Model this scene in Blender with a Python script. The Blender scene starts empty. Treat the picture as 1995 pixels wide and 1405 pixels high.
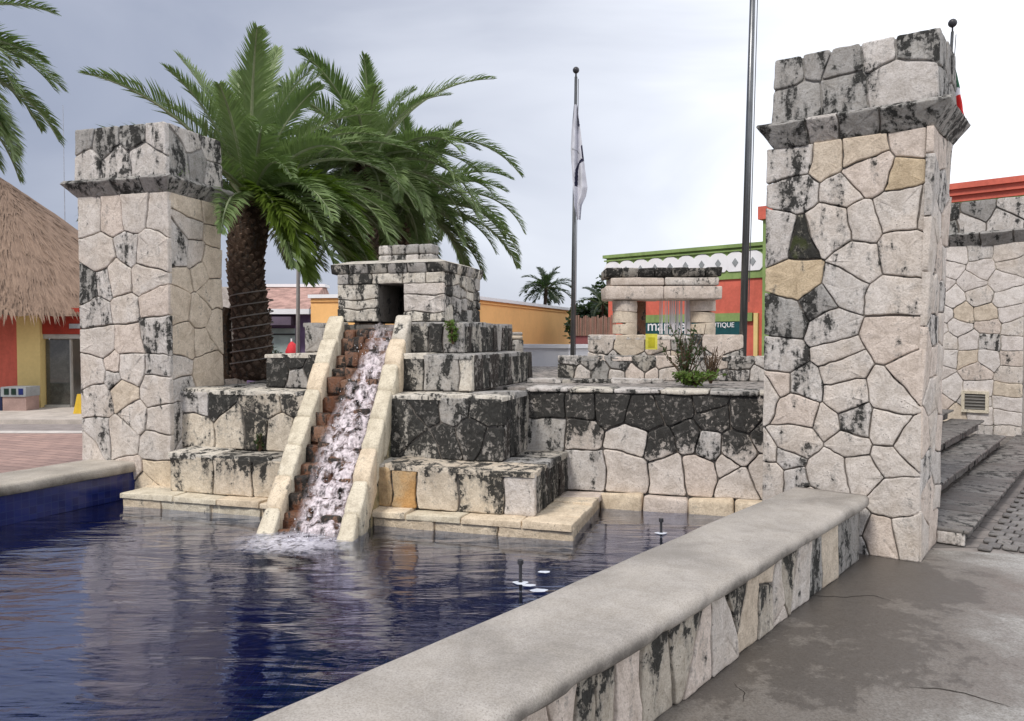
import bpy, math, random
from mathutils import Vector, noise
R = random.Random(7)
sc = bpy.context.scene
COL = sc.collection
# ---------------------------------------------------------------- camera, sky, sun, exposure
FP, HC = 1500.0, 1.8                       # focal length in pixels of the 1995 px wide photograph, eye height
PITCH = math.atan(42 / FP)
cam_d = bpy.data.cameras.new("camera"); cam = bpy.data.objects.new("camera", cam_d); COL.objects.link(cam)
cam.location = (0, 0, HC); cam.rotation_euler = (math.radians(90) - PITCH, 0, 0)
cam_d.sensor_width = 36; cam_d.lens = FP / 1995 * 36; cam_d.clip_end = 600; cam_d.clip_start = .05
sc.camera = cam
SUN_AZ, SUN_EL = math.radians(218), math.radians(50)      # azimuth clockwise from +Y: behind the viewer, to the left
w = bpy.data.worlds.new("World"); sc.world = w; w.use_nodes = True
nt = w.node_tree; nt.nodes.clear()
def WN(t, **k):
    n = nt.nodes.new(t)
    for a, b in k.items(): setattr(n, a, b)
    return n
out = WN('ShaderNodeOutputWorld'); bg = WN('ShaderNodeBackground'); bg.inputs[1].default_value = .1
sky = WN('ShaderNodeTexSky', sky_type='NISHITA', sun_disc=False, sun_elevation=SUN_EL, sun_rotation=SUN_AZ, air_density=1.0, dust_density=3.0)
tc = WN('ShaderNodeTexCoord'); sep = WN('ShaderNodeSeparateXYZ'); nt.links.new(tc.outputs['Generated'], sep.inputs[0])
mp = WN('ShaderNodeMapping'); mp.inputs['Scale'].default_value = (1.2, 1.2, 3.2); nt.links.new(tc.outputs['Generated'], mp.inputs[0])
cn = WN('ShaderNodeTexNoise'); cn.inputs['Scale'].default_value = 1.6; cn.inputs['Detail'].default_value = 5; cn.inputs['Distortion'].default_value = .6
nt.links.new(mp.outputs[0], cn.inputs[0])
ma = WN('ShaderNodeMath', operation='MULTIPLY_ADD'); ma.inputs[1].default_value = .62; nt.links.new(sep.outputs[0], ma.inputs[0])
mb = WN('ShaderNodeMath', operation='MULTIPLY_ADD'); mb.inputs[1].default_value = .55; mb.inputs[2].default_value = .22
nt.links.new(cn.outputs[0], mb.inputs[0]); nt.links.new(mb.outputs[0], ma.inputs[2])
rp = WN('ShaderNodeValToRGB'); el = rp.color_ramp.elements
el[0].position = .08; el[0].color = (1.75, 1.98, 2.65, 1); el[1].position = .85; el[1].color = (8.2, 8.3, 8.6, 1)
e = el.new(.38); e.color = (2.95, 3.15, 3.75, 1); e = el.new(.6); e.color = (4.9, 5.1, 5.6, 1)
nt.links.new(ma.outputs[0], rp.inputs[0])
mx = WN('ShaderNodeMixRGB'); mx.inputs[0].default_value = .92
nt.links.new(sky.outputs[0], mx.inputs[1]); nt.links.new(rp.outputs[0], mx.inputs[2])
nt.links.new(mx.outputs[0], bg.inputs[0]); nt.links.new(bg.outputs[0], out.inputs[0])
sd = bpy.data.lights.new("sun", 'SUN'); sd.energy = 1.5; sd.angle = math.radians(14); sd.color = (1, .95, .88)
so = bpy.data.objects.new("sun", sd); COL.objects.link(so)
sv = Vector((math.sin(SUN_AZ) * math.cos(SUN_EL), math.cos(SUN_AZ) * math.cos(SUN_EL), math.sin(SUN_EL)))
so.rotation_euler = sv.to_track_quat('Z', 'Y').to_euler(); so.location = (-8, -10, 12)
sc.view_settings.view_transform = 'Standard'; sc.view_settings.look = 'None'
sc.view_settings.exposure = .86; sc.view_settings.gamma = 1; sc.view_settings.use_curve_mapping = False
sc.render.engine = 'CYCLES'; sc.cycles.use_denoising = True; sc.cycles.max_bounces = 6
sc.cycles.transparent_max_bounces = 12; sc.cycles.caustics_reflective = False; sc.cycles.caustics_refractive = False

# ---------------------------------------------------------------- mapping from the photograph to the place
def ray(px, py):
    x, z = (px - 997.5) / FP, -(py - 702.5) / FP
    c, s = math.cos(PITCH), math.sin(PITCH)
    return Vector((x, c + z * s, -s + z * c))
EYE = Vector((0, 0, HC))
def PZ(px, py, z): d = ray(px, py); return EYE + d * ((z - HC) / d.z)
def PD(px, py, y): d = ray(px, py); return EYE + d * (y / d.y)
def PP(px, py, O, N): d = ray(px, py); return EYE + d * ((O - EYE).dot(N) / d.dot(N))
def XY(px, y): return PD(px, 660, y).xy
def V3(p, z): return Vector((p[0], p[1], z))

# ---------------------------------------------------------------- object helpers
WL = {}
def put(o, loc, parent):
    WL[o] = Vector(loc)
    if parent is not None: o.parent = parent; o.location = Vector(loc) - WL[parent]
    else: o.location = loc
    COL.objects.link(o); return o
def tag(o, label=None, cat=None, group=None, kind=None):
    if label: o['label'] = label
    if cat: o['category'] = cat
    if group: o['group'] = group
    if kind: o['kind'] = kind
    return o
def thing(name, loc, label, cat, group=None):
    o = bpy.data.objects.new(name, None); o.empty_display_size = .2
    put(o, loc, None); return tag(o, label, cat, group)
def mesh(name, verts, faces, mats, parent=None, loc=None, smooth=False, midx=None):
    if loc is None:
        n = len(verts); loc = sum((Vector(v) for v in verts), Vector()) / n
        loc.z = min(v[2] for v in verts)
    loc = Vector(loc)
    me = bpy.data.meshes.new(name); me.from_pydata([tuple(Vector(v) - loc) for v in verts], [], faces)
    for m in (mats if isinstance(mats, (list, tuple)) else [mats]): me.materials.append(m)
    if midx: me.polygons.foreach_set('material_index', midx)
    if smooth: me.polygons.foreach_set('use_smooth', [True] * len(me.polygons))
    me.update(); o = bpy.data.objects.new(name, me); return put(o, loc, parent)
class MB:
    def __init__(s): s.v = []; s.f = []; s.m = []
    def add(s, v, f, m=0):
        b = len(s.v); s.v += [Vector(x) for x in v]; s.f += [tuple(i + b for i in g) for g in f]; s.m += [m] * len(f)
    def prism(s, bot, top, z0, z1, m=0):
        n = len(bot); v = [V3(p, z0) for p in bot] + [V3(p, z1) for p in top]
        f = [(i, (i + 1) % n, n + (i + 1) % n, n + i) for i in range(n)] + [tuple(range(n - 1, -1, -1)), tuple(range(n, 2 * n))]
        s.add(v, f, m)
    def hexa(s, c, m=0):          # c: 8 corners, bottom ring then top ring
        s.add(c, [(3, 2, 1, 0), (4, 5, 6, 7), (0, 1, 5, 4), (1, 2, 6, 5), (2, 3, 7, 6), (3, 0, 4, 7)], m)
    def box(s, c, d, X=(1, 0, 0), m=0):   # centre of base, dims along X, perpendicular, up
        X = Vector(X).normalized(); Y = Vector((-X.y, X.x, 0)); c = Vector(c)
        q = [c + X * (d[0] / 2 * i) + Y * (d[1] / 2 * j) for i, j in ((-1, -1), (1, -1), (1, 1), (-1, 1))]
        s.hexa(q + [p + Vector((0, 0, d[2])) for p in q], m)
    def tube(s, pts, rad, n=8, m=0, caps=True):
        pts = [Vector(p) for p in pts]; b = len(s.v)
        for i, p in enumerate(pts):
            t = (pts[min(i + 1, len(pts) - 1)] - pts[max(i - 1, 0)]).normalized()
            a = t.cross(Vector((0, 0, 1)) if abs(t.z) < .9 else Vector((1, 0, 0))).normalized(); c = t.cross(a)
            r = rad[i] if isinstance(rad, (list, tuple)) else rad
            for k in range(n):
                an = 2 * math.pi * k / n; s.v.append(p + a * (r * math.cos(an)) + c * (r * math.sin(an)))
        for i in range(len(pts) - 1):
            for k in range(n):
                s.f.append((b + i * n + k, b + i * n + (k + 1) % n, b + (i + 1) * n + (k + 1) % n, b + (i + 1) * n + k)); s.m.append(m)
        if caps:
            s.f.append(tuple(b + k for k in range(n - 1, -1, -1))); s.m.append(m)
            e = b + (len(pts) - 1) * n; s.f.append(tuple(e + k for k in range(n))); s.m.append(m)
    def ball(s, c, r, m=0, nu=10, nv=6, sq=(1, 1, 1)):
        b = len(s.v); c = Vector(c)
        for j in range(nv + 1):
            th = math.pi * j / nv
            for k in range(nu):
                ph = 2 * math.pi * k / nu
                s.v.append(c + Vector((sq[0] * r * math.sin(th) * math.cos(ph), sq[1] * r * math.sin(th) * math.sin(ph), sq[2] * r * math.cos(th))))
        for j in range(nv):
            for k in range(nu):
                s.f.append((b + j * nu + k, b + (j + 1) * nu + k, b + (j + 1) * nu + (k + 1) % nu, b + j * nu + (k + 1) % nu)); s.m.append(m)
    def build(s, name, mats, parent=None, loc=None, smooth=False):
        return mesh(name, s.v, s.f, mats, parent, loc, smooth, s.m)

# ---------------------------------------------------------------- materials
def newmat(name):
    m = bpy.data.materials.new(name); m.use_nodes = True; t = m.node_tree; t.nodes.clear()
    o = t.nodes.new('ShaderNodeOutputMaterial'); b = t.nodes.new('ShaderNodeBsdfPrincipled')
    t.links.new(b.outputs[0], o.inputs[0]); return m, t, b, o
class G:
    """tiny node-graph helper"""
    def __init__(s, t): s.t = t
    def n(s, ty, ins=None, **k):
        x = s.t.nodes.new(ty)
        for a, b in k.items(): setattr(x, a, b)
        for a, b in (ins or {}).items(): s.set(x.inputs[a], b)
        return x
    def set(s, sock, v):
        if isinstance(v, bpy.types.NodeSocket): s.t.links.new(v, sock)
        elif isinstance(v, tuple) and len(v) == 3 and sock.type == 'RGBA': sock.default_value = (*v, 1)
        else: sock.default_value = v
    def m(s, op, a, b=0.0, c=0.0, clamp=False):
        x = s.t.nodes.new('ShaderNodeMath'); x.operation = op; x.use_clamp = clamp
        s.set(x.inputs[0], a); s.set(x.inputs[1], b); s.set(x.inputs[2], c); return x.outputs[0]
    def noise(s, vec, scale, detail=5, rough=.55, dist=0):
        return s.n('ShaderNodeTexNoise', {'Vector': vec, 'Scale': scale, 'Detail': detail, 'Roughness': rough, 'Distortion': dist}).outputs[0]
    def mix(s, f, a, b):
        x = s.t.nodes.new('ShaderNodeMixRGB'); s.set(x.inputs[0], f); s.set(x.inputs[1], a); s.set(x.inputs[2], b); return x.outputs[0]
    def mul(s, f, a, b):
        x = s.t.nodes.new('ShaderNodeMixRGB'); x.blend_type = 'MULTIPLY'; s.set(x.inputs[0], f); s.set(x.inputs[1], a); s.set(x.inputs[2], b); return x.outputs[0]
    def ramp(s, v, a, b, lo=0.0, hi=1.0):
        x = s.n('ShaderNodeMapRange', {0: v, 1: a, 2: b, 3: lo, 4: hi}, interpolation_type='SMOOTHSTEP'); return x.outputs[0]
    def sc(s, v, xyz): return s.n('ShaderNodeMapping', {'Vector': v, 'Scale': xyz}).outputs[0]
    def bump(s, h, strength, dist): return s.n('ShaderNodeBump', {'Height': h, 'Strength': strength, 'Distance': dist}).outputs[0]
    def pos(s): return s.n('ShaderNodeNewGeometry').outputs['Position']

def stone_mat(name, c1, c2, stain=.3, ztop=None, zspan=.5, zamt=.3, halo=.5, tan=None, tanz=None, moss=0, rough=.88, bump=1.0, scale=1.0, ss=1.0, dark=(.016, .016, .015)):
    m, t, b, o = newmat(name); g = G(t); P = g.pos()
    rnd = g.n('ShaderNodeObjectInfo').outputs['Random']
    big = g.noise(P, 2.2 * scale, 4); mid = g.noise(P, 9 * scale, 9, .66, .3); fine = g.noise(P, 70, 6, .7)
    streak = g.noise(g.sc(P, (5.5, 5.5, 1.5)), 1.6 * scale * ss, 7, .62, .4)
    col = g.mix(rnd, c1, c2)
    if tan: col = g.mix(g.ramp(big, .46, .62), col, tan)
    if tanz: col = g.mix(g.m('MULTIPLY', g.ramp(g.n('ShaderNodeSeparateXYZ', {0: P}).outputs[2], tanz[0], tanz[1], 1, 0), .75), col, tanz[2])
    col = g.mul(1.0, col, g.mix(g.ramp(mid, .34, .60), (.82, .80, .775), (1.07, 1.065, 1.06)))
    col = g.mul(.8, col, g.mix(g.ramp(fine, .36, .56), (.78, .76, .73), (1.06, 1.06, 1.06)))
    speck = g.noise(P, 26, 6, .7, .2)
    v = g.m('ADD', g.m('MULTIPLY', g.ramp(streak, .30, .70), .46), g.m('ADD', g.m('MULTIPLY', g.ramp(mid, .3, .7), .30), g.m('MULTIPLY', g.ramp(speck, .3, .7), .24)))
    v = g.m('ADD', v, g.m('MULTIPLY', g.m('SUBTRACT', rnd, .5), .16))
    if ztop is not None:
        zt = g.ramp(g.n('ShaderNodeSeparateXYZ', {0: P}).outputs[2], ztop - zspan, ztop)
        v = g.m('ADD', v, g.m('MULTIPLY', zt, zamt * 1.9))
    thr = 1.03 - stain * .75
    hm = g.ramp(v, thr - .20, thr + .02); dm = g.ramp(v, thr - .01, thr + .055)
    col = g.mix(g.m('MULTIPLY', hm, halo), col, (.13, .128, .12))
    hole = g.ramp(g.noise(P, 17, 7, .72, .6), .54, .60); dm = g.m('MULTIPLY', dm, g.m('SUBTRACT', 1.0, g.m('MULTIPLY', hole, .5)))
    col = g.mix(g.m('MULTIPLY', dm, .94), col, g.mix(g.ramp(speck, .4, .66), dark, tuple(x * 2.2 for x in dark)))
    pit = g.n('ShaderNodeTexVoronoi', {'Vector': P, 'Scale': 38.0}).outputs[0]
    pm = g.m('MULTIPLY', g.ramp(pit, .22, .05), g.ramp(mid, .5, .62))
    col = g.mix(g.m('MULTIPLY', pm, .7), col, (.06, .05, .04))
    if moss: col = g.mix(g.m('MULTIPLY', g.ramp(g.noise(P, 5, 5), .6 - moss, .72 - moss), .8), col, (.05, .06, .02))
    t.links.new(col, b.inputs['Base Color']); b.inputs['Roughness'].default_value = rough
    b.inputs['Specular IOR Level'].default_value = .25
    h = g.m('ADD', g.m('MULTIPLY', mid, 1.0), g.m('MULTIPLY', fine, .35)); h = g.m('SUBTRACT', h, g.m('MULTIPLY', pm, .5))
    t.links.new(g.bump(h, .75 * bump, .022), b.inputs['Normal'])
    return m
def flat_mat(name, c, rough=.7, var=.12, vs=3.0, bump=.1, metal=0, spec=.3, dirt=0):
    m, t, b, o = newmat(name); g = G(t); P = g.pos()
    n1 = g.noise(P, vs, 6, .6); n2 = g.noise(P, vs * 12, 5, .6)
    k = g.m('ADD', g.m('MULTIPLY', n1, .7), g.m('MULTIPLY', n2, .3))
    lo = tuple(max(0, x * (1 - var * 1.6)) for x in c); hi = tuple(x * (1 + var) for x in c)
    col = g.mix(g.ramp(k, .35, .65), lo, hi)
    if dirt: col = g.mix(g.m('MULTIPLY', g.ramp(g.noise(g.sc(P, (3, 3, .5)), 1.4, 6), .52, .72), dirt), col, tuple(x * .4 for x in c))
    t.links.new(col, b.inputs['Base Color']); b.inputs['Roughness'].default_value = rough; b.inputs['Metallic'].default_value = metal
    b.inputs['Specular IOR Level'].default_value = spec
    if bump: t.links.new(g.bump(k, bump, .02), b.inputs['Normal'])
    return m
M = {}
M['pale'] = stone_mat('pale limestone', (.59, .545, .505), (.66, .615, .575), .34, halo=.5, tan=(.62, .56, .505))
M['pink'] = stone_mat('pinkish limestone', (.62, .54, .48), (.66, .58, .52), .30)
M['tan'] = stone_mat('tan limestone', (.60, .51, .41), (.64, .56, .46), .2)
M['ochre'] = stone_mat('ochre limestone', (.56, .45, .31), (.60, .50, .36), .32)
M['grey'] = stone_mat('grey limestone', (.54, .51, .485), (.61, .58, .555), .50, halo=.6)
M['dark'] = stone_mat('lichened limestone', (.34, .33, .32), (.42, .41, .39), .62, halo=.7)
M['mossy'] = stone_mat('mossy limestone', (.30, .26, .20), (.30, .28, .22), .85, moss=.1)
M['cap'] = stone_mat('weathered grey limestone', (.30, .29, .28), (.40, .39, .375), .50, halo=.7)
M['mortar'] = stone_mat('dark mortar', (.17, .155, .14), (.19, .17, .155), .5)
M['mortar_pale'] = stone_mat('pale mortar', (.50, .47, .42), (.50, .47, .42), .45)
M['t0'] = stone_mat('waterline limestone', (.68, .57, .43), (.72, .62, .48), .26)
M['t1'] = stone_mat('stained lower tier limestone', (.63, .55, .45), (.68, .60, .48), .40, ztop=.70, zspan=.40, zamt=.14, ss=.55)
M['t1o'] = stone_mat('rusty lower tier limestone', (.52, .30, .12), (.52, .32, .14), .30, tan=(.48, .36, .22))
M['t2'] = stone_mat('black streaked limestone', (.46, .43, .38), (.52, .49, .44), .76, ztop=1.3, zspan=.7, zamt=.05, ss=.55)
M['t2b'] = stone_mat('almost black limestone', (.40, .37, .34), (.46, .43, .40), .92, ztop=1.3, zspan=.7, zamt=.06, ss=.55)
M['t2l'] = stone_mat('left tier limestone', (.63, .56, .46), (.68, .61, .51), .42, ztop=1.3, zspan=.55, zamt=.14, ss=.55)
M['t3'] = stone_mat('grey streaked limestone', (.42, .40, .38), (.48, .46, .43), .60)
M['t3r'] = stone_mat('flaking streaked limestone', (.42, .39, .36), (.48, .45, .42), .93, dark=(.02, .016, .014))
M['back'] = stone_mat('retaining wall limestone', (.61, .55, .50), (.68, .62, .57), .24, ztop=.98, zspan=.48, zamt=.34, ss=.55)
M['hut'] = stone_mat('hut limestone', (.60, .56, .49), (.66, .62, .55), .50)
M['ramp'] = stone_mat('sunbleached yellow limestone', (.62, .56, .44), (.68, .62, .50), .16)
M['rampm'] = stone_mat('wet mossy limestone', (.34, .28, .16), (.36, .30, .18), .75, moss=.06)
M['bed'] = stone_mat('wet rusty rock', (.15, .06, .03), (.30, .17, .11), .74, rough=.3, bump=1.8, halo=.3)
M['far'] = stone_mat('far wall limestone', (.64, .59, .56), (.70, .66, .63), .14, scale=.8)
M['wallstone'] = stone_mat('wall slab stone', (.44, .40, .34), (.56, .51, .44), .34, ztop=.44, zspan=.34, zamt=.20)
M['slate'] = stone_mat('step slate', (.13, .12, .115), (.24, .23, .22), .58, rough=.6)
M['cobble'] = stone_mat('cobble', (.15, .145, .145), (.24, .23, .225), .35, rough=.6)

# ---------------------------------------------------------------- stonework
class Face:
    """a flat area of masonry: origin, horizontal unit X, (nearly) upright unit Z; normal = X x Z points outward"""
    def __init__(s, O, X, Z=(0, 0, 1)):
        s.O = Vector(O); s.X = Vector(X).normalized(); Z = Vector(Z).normalized()
        s.N = s.X.cross(Z).normalized(); s.Z = s.N.cross(s.X).normalized()
    def at(s, a, b, d=0): return s.O + s.X * a + s.Z * b + s.N * d
    def ab(s, p): q = Vector(p) - s.O; return (q.dot(s.X), q.dot(s.Z))
    def px(s, x, y): return s.ab(PP(x, y, s.O, s.N))
def clip(poly, nx, ny, c):
    o = []; n = len(poly)
    for i in range(n):
        p, q = poly[i], poly[(i + 1) % n]; dp = nx * p[0] + ny * p[1] - c; dq = nx * q[0] + ny * q[1] - c
        if dp <= 0: o.append(p)
        if (dp < 0 < dq) or (dq < 0 < dp): k = dp / (dp - dq); o.append((p[0] + (q[0] - p[0]) * k, p[1] + (q[1] - p[1]) * k))
    return o
def cells(region, seeds, gap, aniso=1.0):
    res = []
    for i, (x, y, wt) in enumerate(seeds):
        poly = list(region)
        for j, (x2, y2, w2) in enumerate(seeds):
            if i == j: continue
            dx, dy = x2 - x, (y2 - y) * aniso
            D = math.hypot(dx, dy)
            if D < 1e-5 or D > 3: continue
            # anisotropic power diagram
            nx, ny = dx, dy * aniso
            c = (x2 * x2 + y2 * y2 * aniso * aniso - x * x - y * y * aniso * aniso - w2 + wt) / 2
            L = math.hypot(nx, ny)
            poly = clip(poly, nx, ny, c - gap / 2 * L)
            if len(poly) < 3: break
        res.append(poly)
    return res
def area(p): return abs(sum(p[i][0] * p[(i + 1) % len(p)][1] - p[(i + 1) % len(p)][0] * p[i][1] for i in range(len(p)))) / 2
def inside(p, poly):
    s = None
    for i in range(len(poly)):
        a, b = poly[i], poly[(i + 1) % len(poly)]
        c = (b[0] - a[0]) * (p[1] - a[1]) - (b[1] - a[1]) * (p[0] - a[0])
        if abs(c) < 1e-9: continue
        if s is None: s = c > 0
        elif (c > 0) != s: return False
    return True
def edist(p, rg):
    m = 9
    for i in range(len(rg)):
        a, b = rg[i], rg[(i + 1) % len(rg)]; l = math.hypot(b[0] - a[0], b[1] - a[1]) or 1; m = min(m, abs((b[0] - a[0]) * (p[1] - a[1]) - (b[1] - a[1]) * (p[0] - a[0])) / l)
    return m
def stone(face, poly, mat, parent, name='stone', region=None, warp=.035, thick=.020, rr=.009, rough=.004, seg=.055):
    poly = [p for i, p in enumerate(poly) if math.hypot(p[0] - poly[i - 1][0], p[1] - poly[i - 1][1]) > .008]
    if len(poly) < 3 or area(poly) < .0008: return None
    pts = []; n = len(poly)
    for i in range(n):
        a, b, c = poly[i - 1], poly[i], poly[(i + 1) % n]
        l1 = math.hypot(a[0] - b[0], a[1] - b[1]); l2 = math.hypot(c[0] - b[0], c[1] - b[1]); r = min(rr * R.uniform(.6, 1.6), .35 * l1, .35 * l2)
        p1 = (b[0] + (a[0] - b[0]) * r / l1, b[1] + (a[1] - b[1]) * r / l1); p2 = (b[0] + (c[0] - b[0]) * r / l2, b[1] + (c[1] - b[1]) * r / l2)
        pts += [p1, ((p1[0] + p2[0]) / 2 * .5 + b[0] * .5, (p1[1] + p2[1]) / 2 * .5 + b[1] * .5), p2]
    q = []
    for i in range(len(pts)):
        a, b = pts[i], pts[(i + 1) % len(pts)]; l = math.hypot(b[0] - a[0], b[1] - a[1]); q.append(a)
        k = int(l / seg)
        for j in range(1, k + 1):
            f = j / (k + 1); nrm = ((b[1] - a[1]) / l, -(b[0] - a[0]) / l); w_ = R.uniform(-rough, rough * .4)
            q.append((a[0] + (b[0] - a[0]) * f + nrm[0] * w_, a[1] + (b[1] - a[1]) * f + nrm[1] * w_))
    if region:
        q2 = []
        for p in q:
            k = min(1, max(0, edist(p, region) - .004) / .09); P3_ = Vector((p[0], p[1], face.O.x * 3)); w1 = noise.noise_vector(P3_ * 3.6) * warp * k + noise.noise_vector(P3_ * 13) * warp * .25 * k; q2.append((p[0] + w1.x, p[1] + w1.y))
        q = q2
    cx = sum(p[0] for p in q) / len(q); cy = sum(p[1] for p in q) / len(q); n = len(q)
    size = math.sqrt(area(q)); th = thick * R.uniform(.6, 1.2); tx, ty = R.uniform(-.045, .045), R.uniform(-.045, .045)
    def ring(ins, dep, jit):
        r_ = []
        for x, y in q:
            d = math.hypot(cx - x, cy - y) or 1e-6; k = min(.6, ins / d); X_, Y_ = x + (cx - x) * k, y + (cy - y) * k
            r_.append(face.at(X_, Y_, dep + (tx * (X_ - cx) + ty * (Y_ - cy) if dep > 0 else 0) + R.uniform(-jit, jit)))
        return r_
    b = min(.005, size * .08)
    v = ring(0, -.03, 0) + ring(.001, th - b, .002) + ring(b * .9, th, .0015) + ring(b + .012, th + .001, .0015) + ring(size * .26, th + .002, .004)
    v.append(face.at(cx, cy, th + R.uniform(-.004, .006)))
    f = []
    for k in range(4):
        for i in range(n): j = (i + 1) % n; f.append((k * n + i, k * n + j, (k + 1) * n + j, (k + 1) * n + i))
    for i in range(n): f.append((4 * n + i, 4 * n + (i + 1) % n, 5 * n))
    return mesh(name, v, f, mat, parent, face.at(cx, cy), True)
def masonry(face, region, seeds, palette, parent, gap=.011, aniso=1.0, name='stone', notch=None, wvar=.006, **k):
    """seeds: (a, b, weight, material key or None)"""
    cl = cells(region, [(s[0], s[1], s[2] + R.uniform(-wvar, wvar)) for s in seeds], gap, aniso); o = []
    for s, poly in zip(seeds, cl):
        if len(poly) < 3: continue
        key = s[3] if s[3] else R.choice(palette)
        for pl_ in ([poly] if not notch else [clip(poly, 1, 0, notch[0]), clip(poly, -1, 0, -notch[1])]):
            if len(pl_) < 3: continue
            x = stone(face, pl_, M[key], parent, name, region, **k)
            if x: o.append(x)
    return o
def auto(region, sx, sy, jit=.3, key=None):
    x0 = min(p[0] for p in region); x1 = max(p[0] for p in region); y0 = min(p[1] for p in region); y1 = max(p[1] for p in region)
    ny = max(1, round((y1 - y0) / sy)); o = []
    for j in range(ny):
        n = max(1, round((x1 - x0) / (sx * R.uniform(.8, 1.25)))); off = R.uniform(-.25, .25) if n > 1 else 0
        for i in range(n):
            o.append((x0 + (i + .5 + off + R.uniform(-jit, jit) * .6) * (x1 - x0) / n, y0 + (j + .5 + R.uniform(-jit, jit) * .6) * (y1 - y0) / ny, R.uniform(0, .008), key))
    return [s for s in o if inside(s, region)]
def pxs(face, lst, x0, y0, sc_, region=None):
    o = []
    for it in lst:
        a, b = face.px(x0 + it[0] / sc_, y0 + it[1] / sc_)
        if region is None or inside((a, b), region): o.append((a, b, 0, it[2] if len(it) > 2 else None))
    return o
def block(name, c8, mat, parent, r=.018, jit=.004, loc=None):
    c = [Vector(x) for x in c8]
    L = ((c[1] - c[0]).length, (c[3] - c[0]).length, (c[4] - c[0]).length); ax = []
    for l in L:
        rr = min(r, l * .3); ax.append([0, rr / l, .5, 1 - rr / l, 1] if l > .25 else [0, rr / l, 1 - rr / l, 1])
    def tri(u, v, w_):
        bt = (c[0] * (1 - u) + c[1] * u) * (1 - v) + (c[3] * (1 - u) + c[2] * u) * v
        tp = (c[4] * (1 - u) + c[5] * u) * (1 - v) + (c[7] * (1 - u) + c[6] * u) * v
        return bt * (1 - w_) + tp * w_
    def rnd(p):
        m = [p[i] * L[i] for i in range(3)]; q = [min(max(m[i], min(r, L[i] * .3)), L[i] - min(r, L[i] * .3)) for i in range(3)]
        d = Vector([m[i] - q[i] for i in range(3)])
        if d.length > 1e-7:
            d = Vector([d[i] / max(1e-6, min(r, L[i] * .3)) for i in range(3)]); d = d.normalized(); m = [q[i] + d[i] * min(r, L[i] * .3) for i in range(3)]
        return [m[i] / L[i] for i in range(3)]
    idx = {}; v = []; f = []; off = Vector((R.uniform(0, 50), R.uniform(0, 50), 0))
    def vid(i, j, k):
        if (i, j, k) not in idx:
            p = tri(*rnd((ax[0][i], ax[1][j], ax[2][k]))); p = p + noise.noise_vector(p * 7 + off) * jit * 1.6
            idx[(i, j, k)] = len(v); v.append(p)
        return idx[(i, j, k)]
    nx, ny, nz = len(ax[0]) - 1, len(ax[1]) - 1, len(ax[2]) - 1
    for i in range(nx):
        for j in range(ny):
            f.append((vid(i, j + 1, 0), vid(i + 1, j + 1, 0), vid(i + 1, j, 0), vid(i, j, 0))); f.append((vid(i, j, nz), vid(i + 1, j, nz), vid(i + 1, j + 1, nz), vid(i, j + 1, nz)))
    for i in range(nx):
        for k in range(nz):
            f.append((vid(i, 0, k), vid(i + 1, 0, k), vid(i + 1, 0, k + 1), vid(i, 0, k + 1))); f.append((vid(i + 1, ny, k), vid(i, ny, k), vid(i, ny, k + 1), vid(i + 1, ny, k + 1)))
    for j in range(ny):
        for k in range(nz):
            f.append((vid(0, j + 1, k), vid(0, j, k), vid(0, j, k + 1), vid(0, j + 1, k + 1))); f.append((vid(nx, j, k), vid(nx, j + 1, k), vid(nx, j + 1, k + 1), vid(nx, j, k + 1)))
    return mesh(name, v, f, mat, parent, loc, True)
def rect(a0, a1, b0, b1): return [(a0, b0), (a1, b0), (a1, b1), (a0, b1)]

# ---------------------------------------------------------------- frames of reference
S_, T_ = Vector((.777, -.63, 0)).normalized(), Vector((.63, .777, 0)).normalized()   # across / along the right-hand pool wall
def ST(s, t): p = S_ * s + T_ * t; return (p.x, p.y)
C0 = PZ(1110, 1055, .16).xy
U_ = Vector((-.955, .297)).normalized(); Vd = Vector((.297, .955)).normalized()
def W(u, v): p = C0 + U_ * u + Vd * v; return (p.x, p.y)
WATER = .16

# ---------------------------------------------------------------- ground, pavement, plaza
def ground_mat(name, base, joint=None, size=(1, 1), rot=0, stain=.5, wet=0, mort=.012, var=.2):
    m, t, b, o = newmat(name); g = G(t); P = g.pos()
    n1 = g.noise(P, .9, 7, .62, .5); n2 = g.noise(P, 45, 5, .7); n3 = g.noise(P, 4, 8, .65, .3)
    col = g.mix(g.ramp(n3, .3, .7), tuple(x * (1 - var) for x in base), tuple(x * (1 + var * .6) for x in base))
    col = g.mul(.7, col, g.mix(n2, (.7, .7, .7), (1.2, 1.2, 1.2)))
    sm = g.ramp(n1, .5, .66); col = g.mix(g.m('MULTIPLY', sm, stain), col, tuple(x * .22 for x in base))
    h = g.m('ADD', g.m('MULTIPLY', n2, .25), g.m('MULTIPLY', n3, .6))
    if joint:
        mpn = g.n('ShaderNodeMapping', {'Vector': P, 'Rotation': (0, 0, rot)}).outputs[0]
        br = g.n('ShaderNodeTexBrick', {'Vector': mpn, 'Scale': 1.0, 'Mortar Size': mort, 'Brick Width': size[0], 'Row Height': size[1], 'Color1': (.85, .85, .85), 'Color2': (1.1, 1.08, 1.05), 'Mortar': (.5, .5, .5)})
        col = g.mul(1, col, br.outputs[0]); h = g.m('SUBTRACT', h, br.outputs[1])
    t.links.new(col, b.inputs['Base Color'])
    t.links.new(g.ramp(n1, .45, .62, .55, .55 - wet), b.inputs['Roughness'])
    t.links.new(g.bump(h, .5, .01), b.inputs['Normal']); return m
MB_ = MB(); MB_.add([(-250, -30, 0), (250, -30, 0), (250, 400, 0), (-250, 400, 0)], [(0, 1, 2, 3)])
tag(MB_.build('ground', ground_mat('grey paving', (.24, .22, .21), True, (.6, .3)), loc=(0, 0, 0)), kind='structure')
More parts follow.
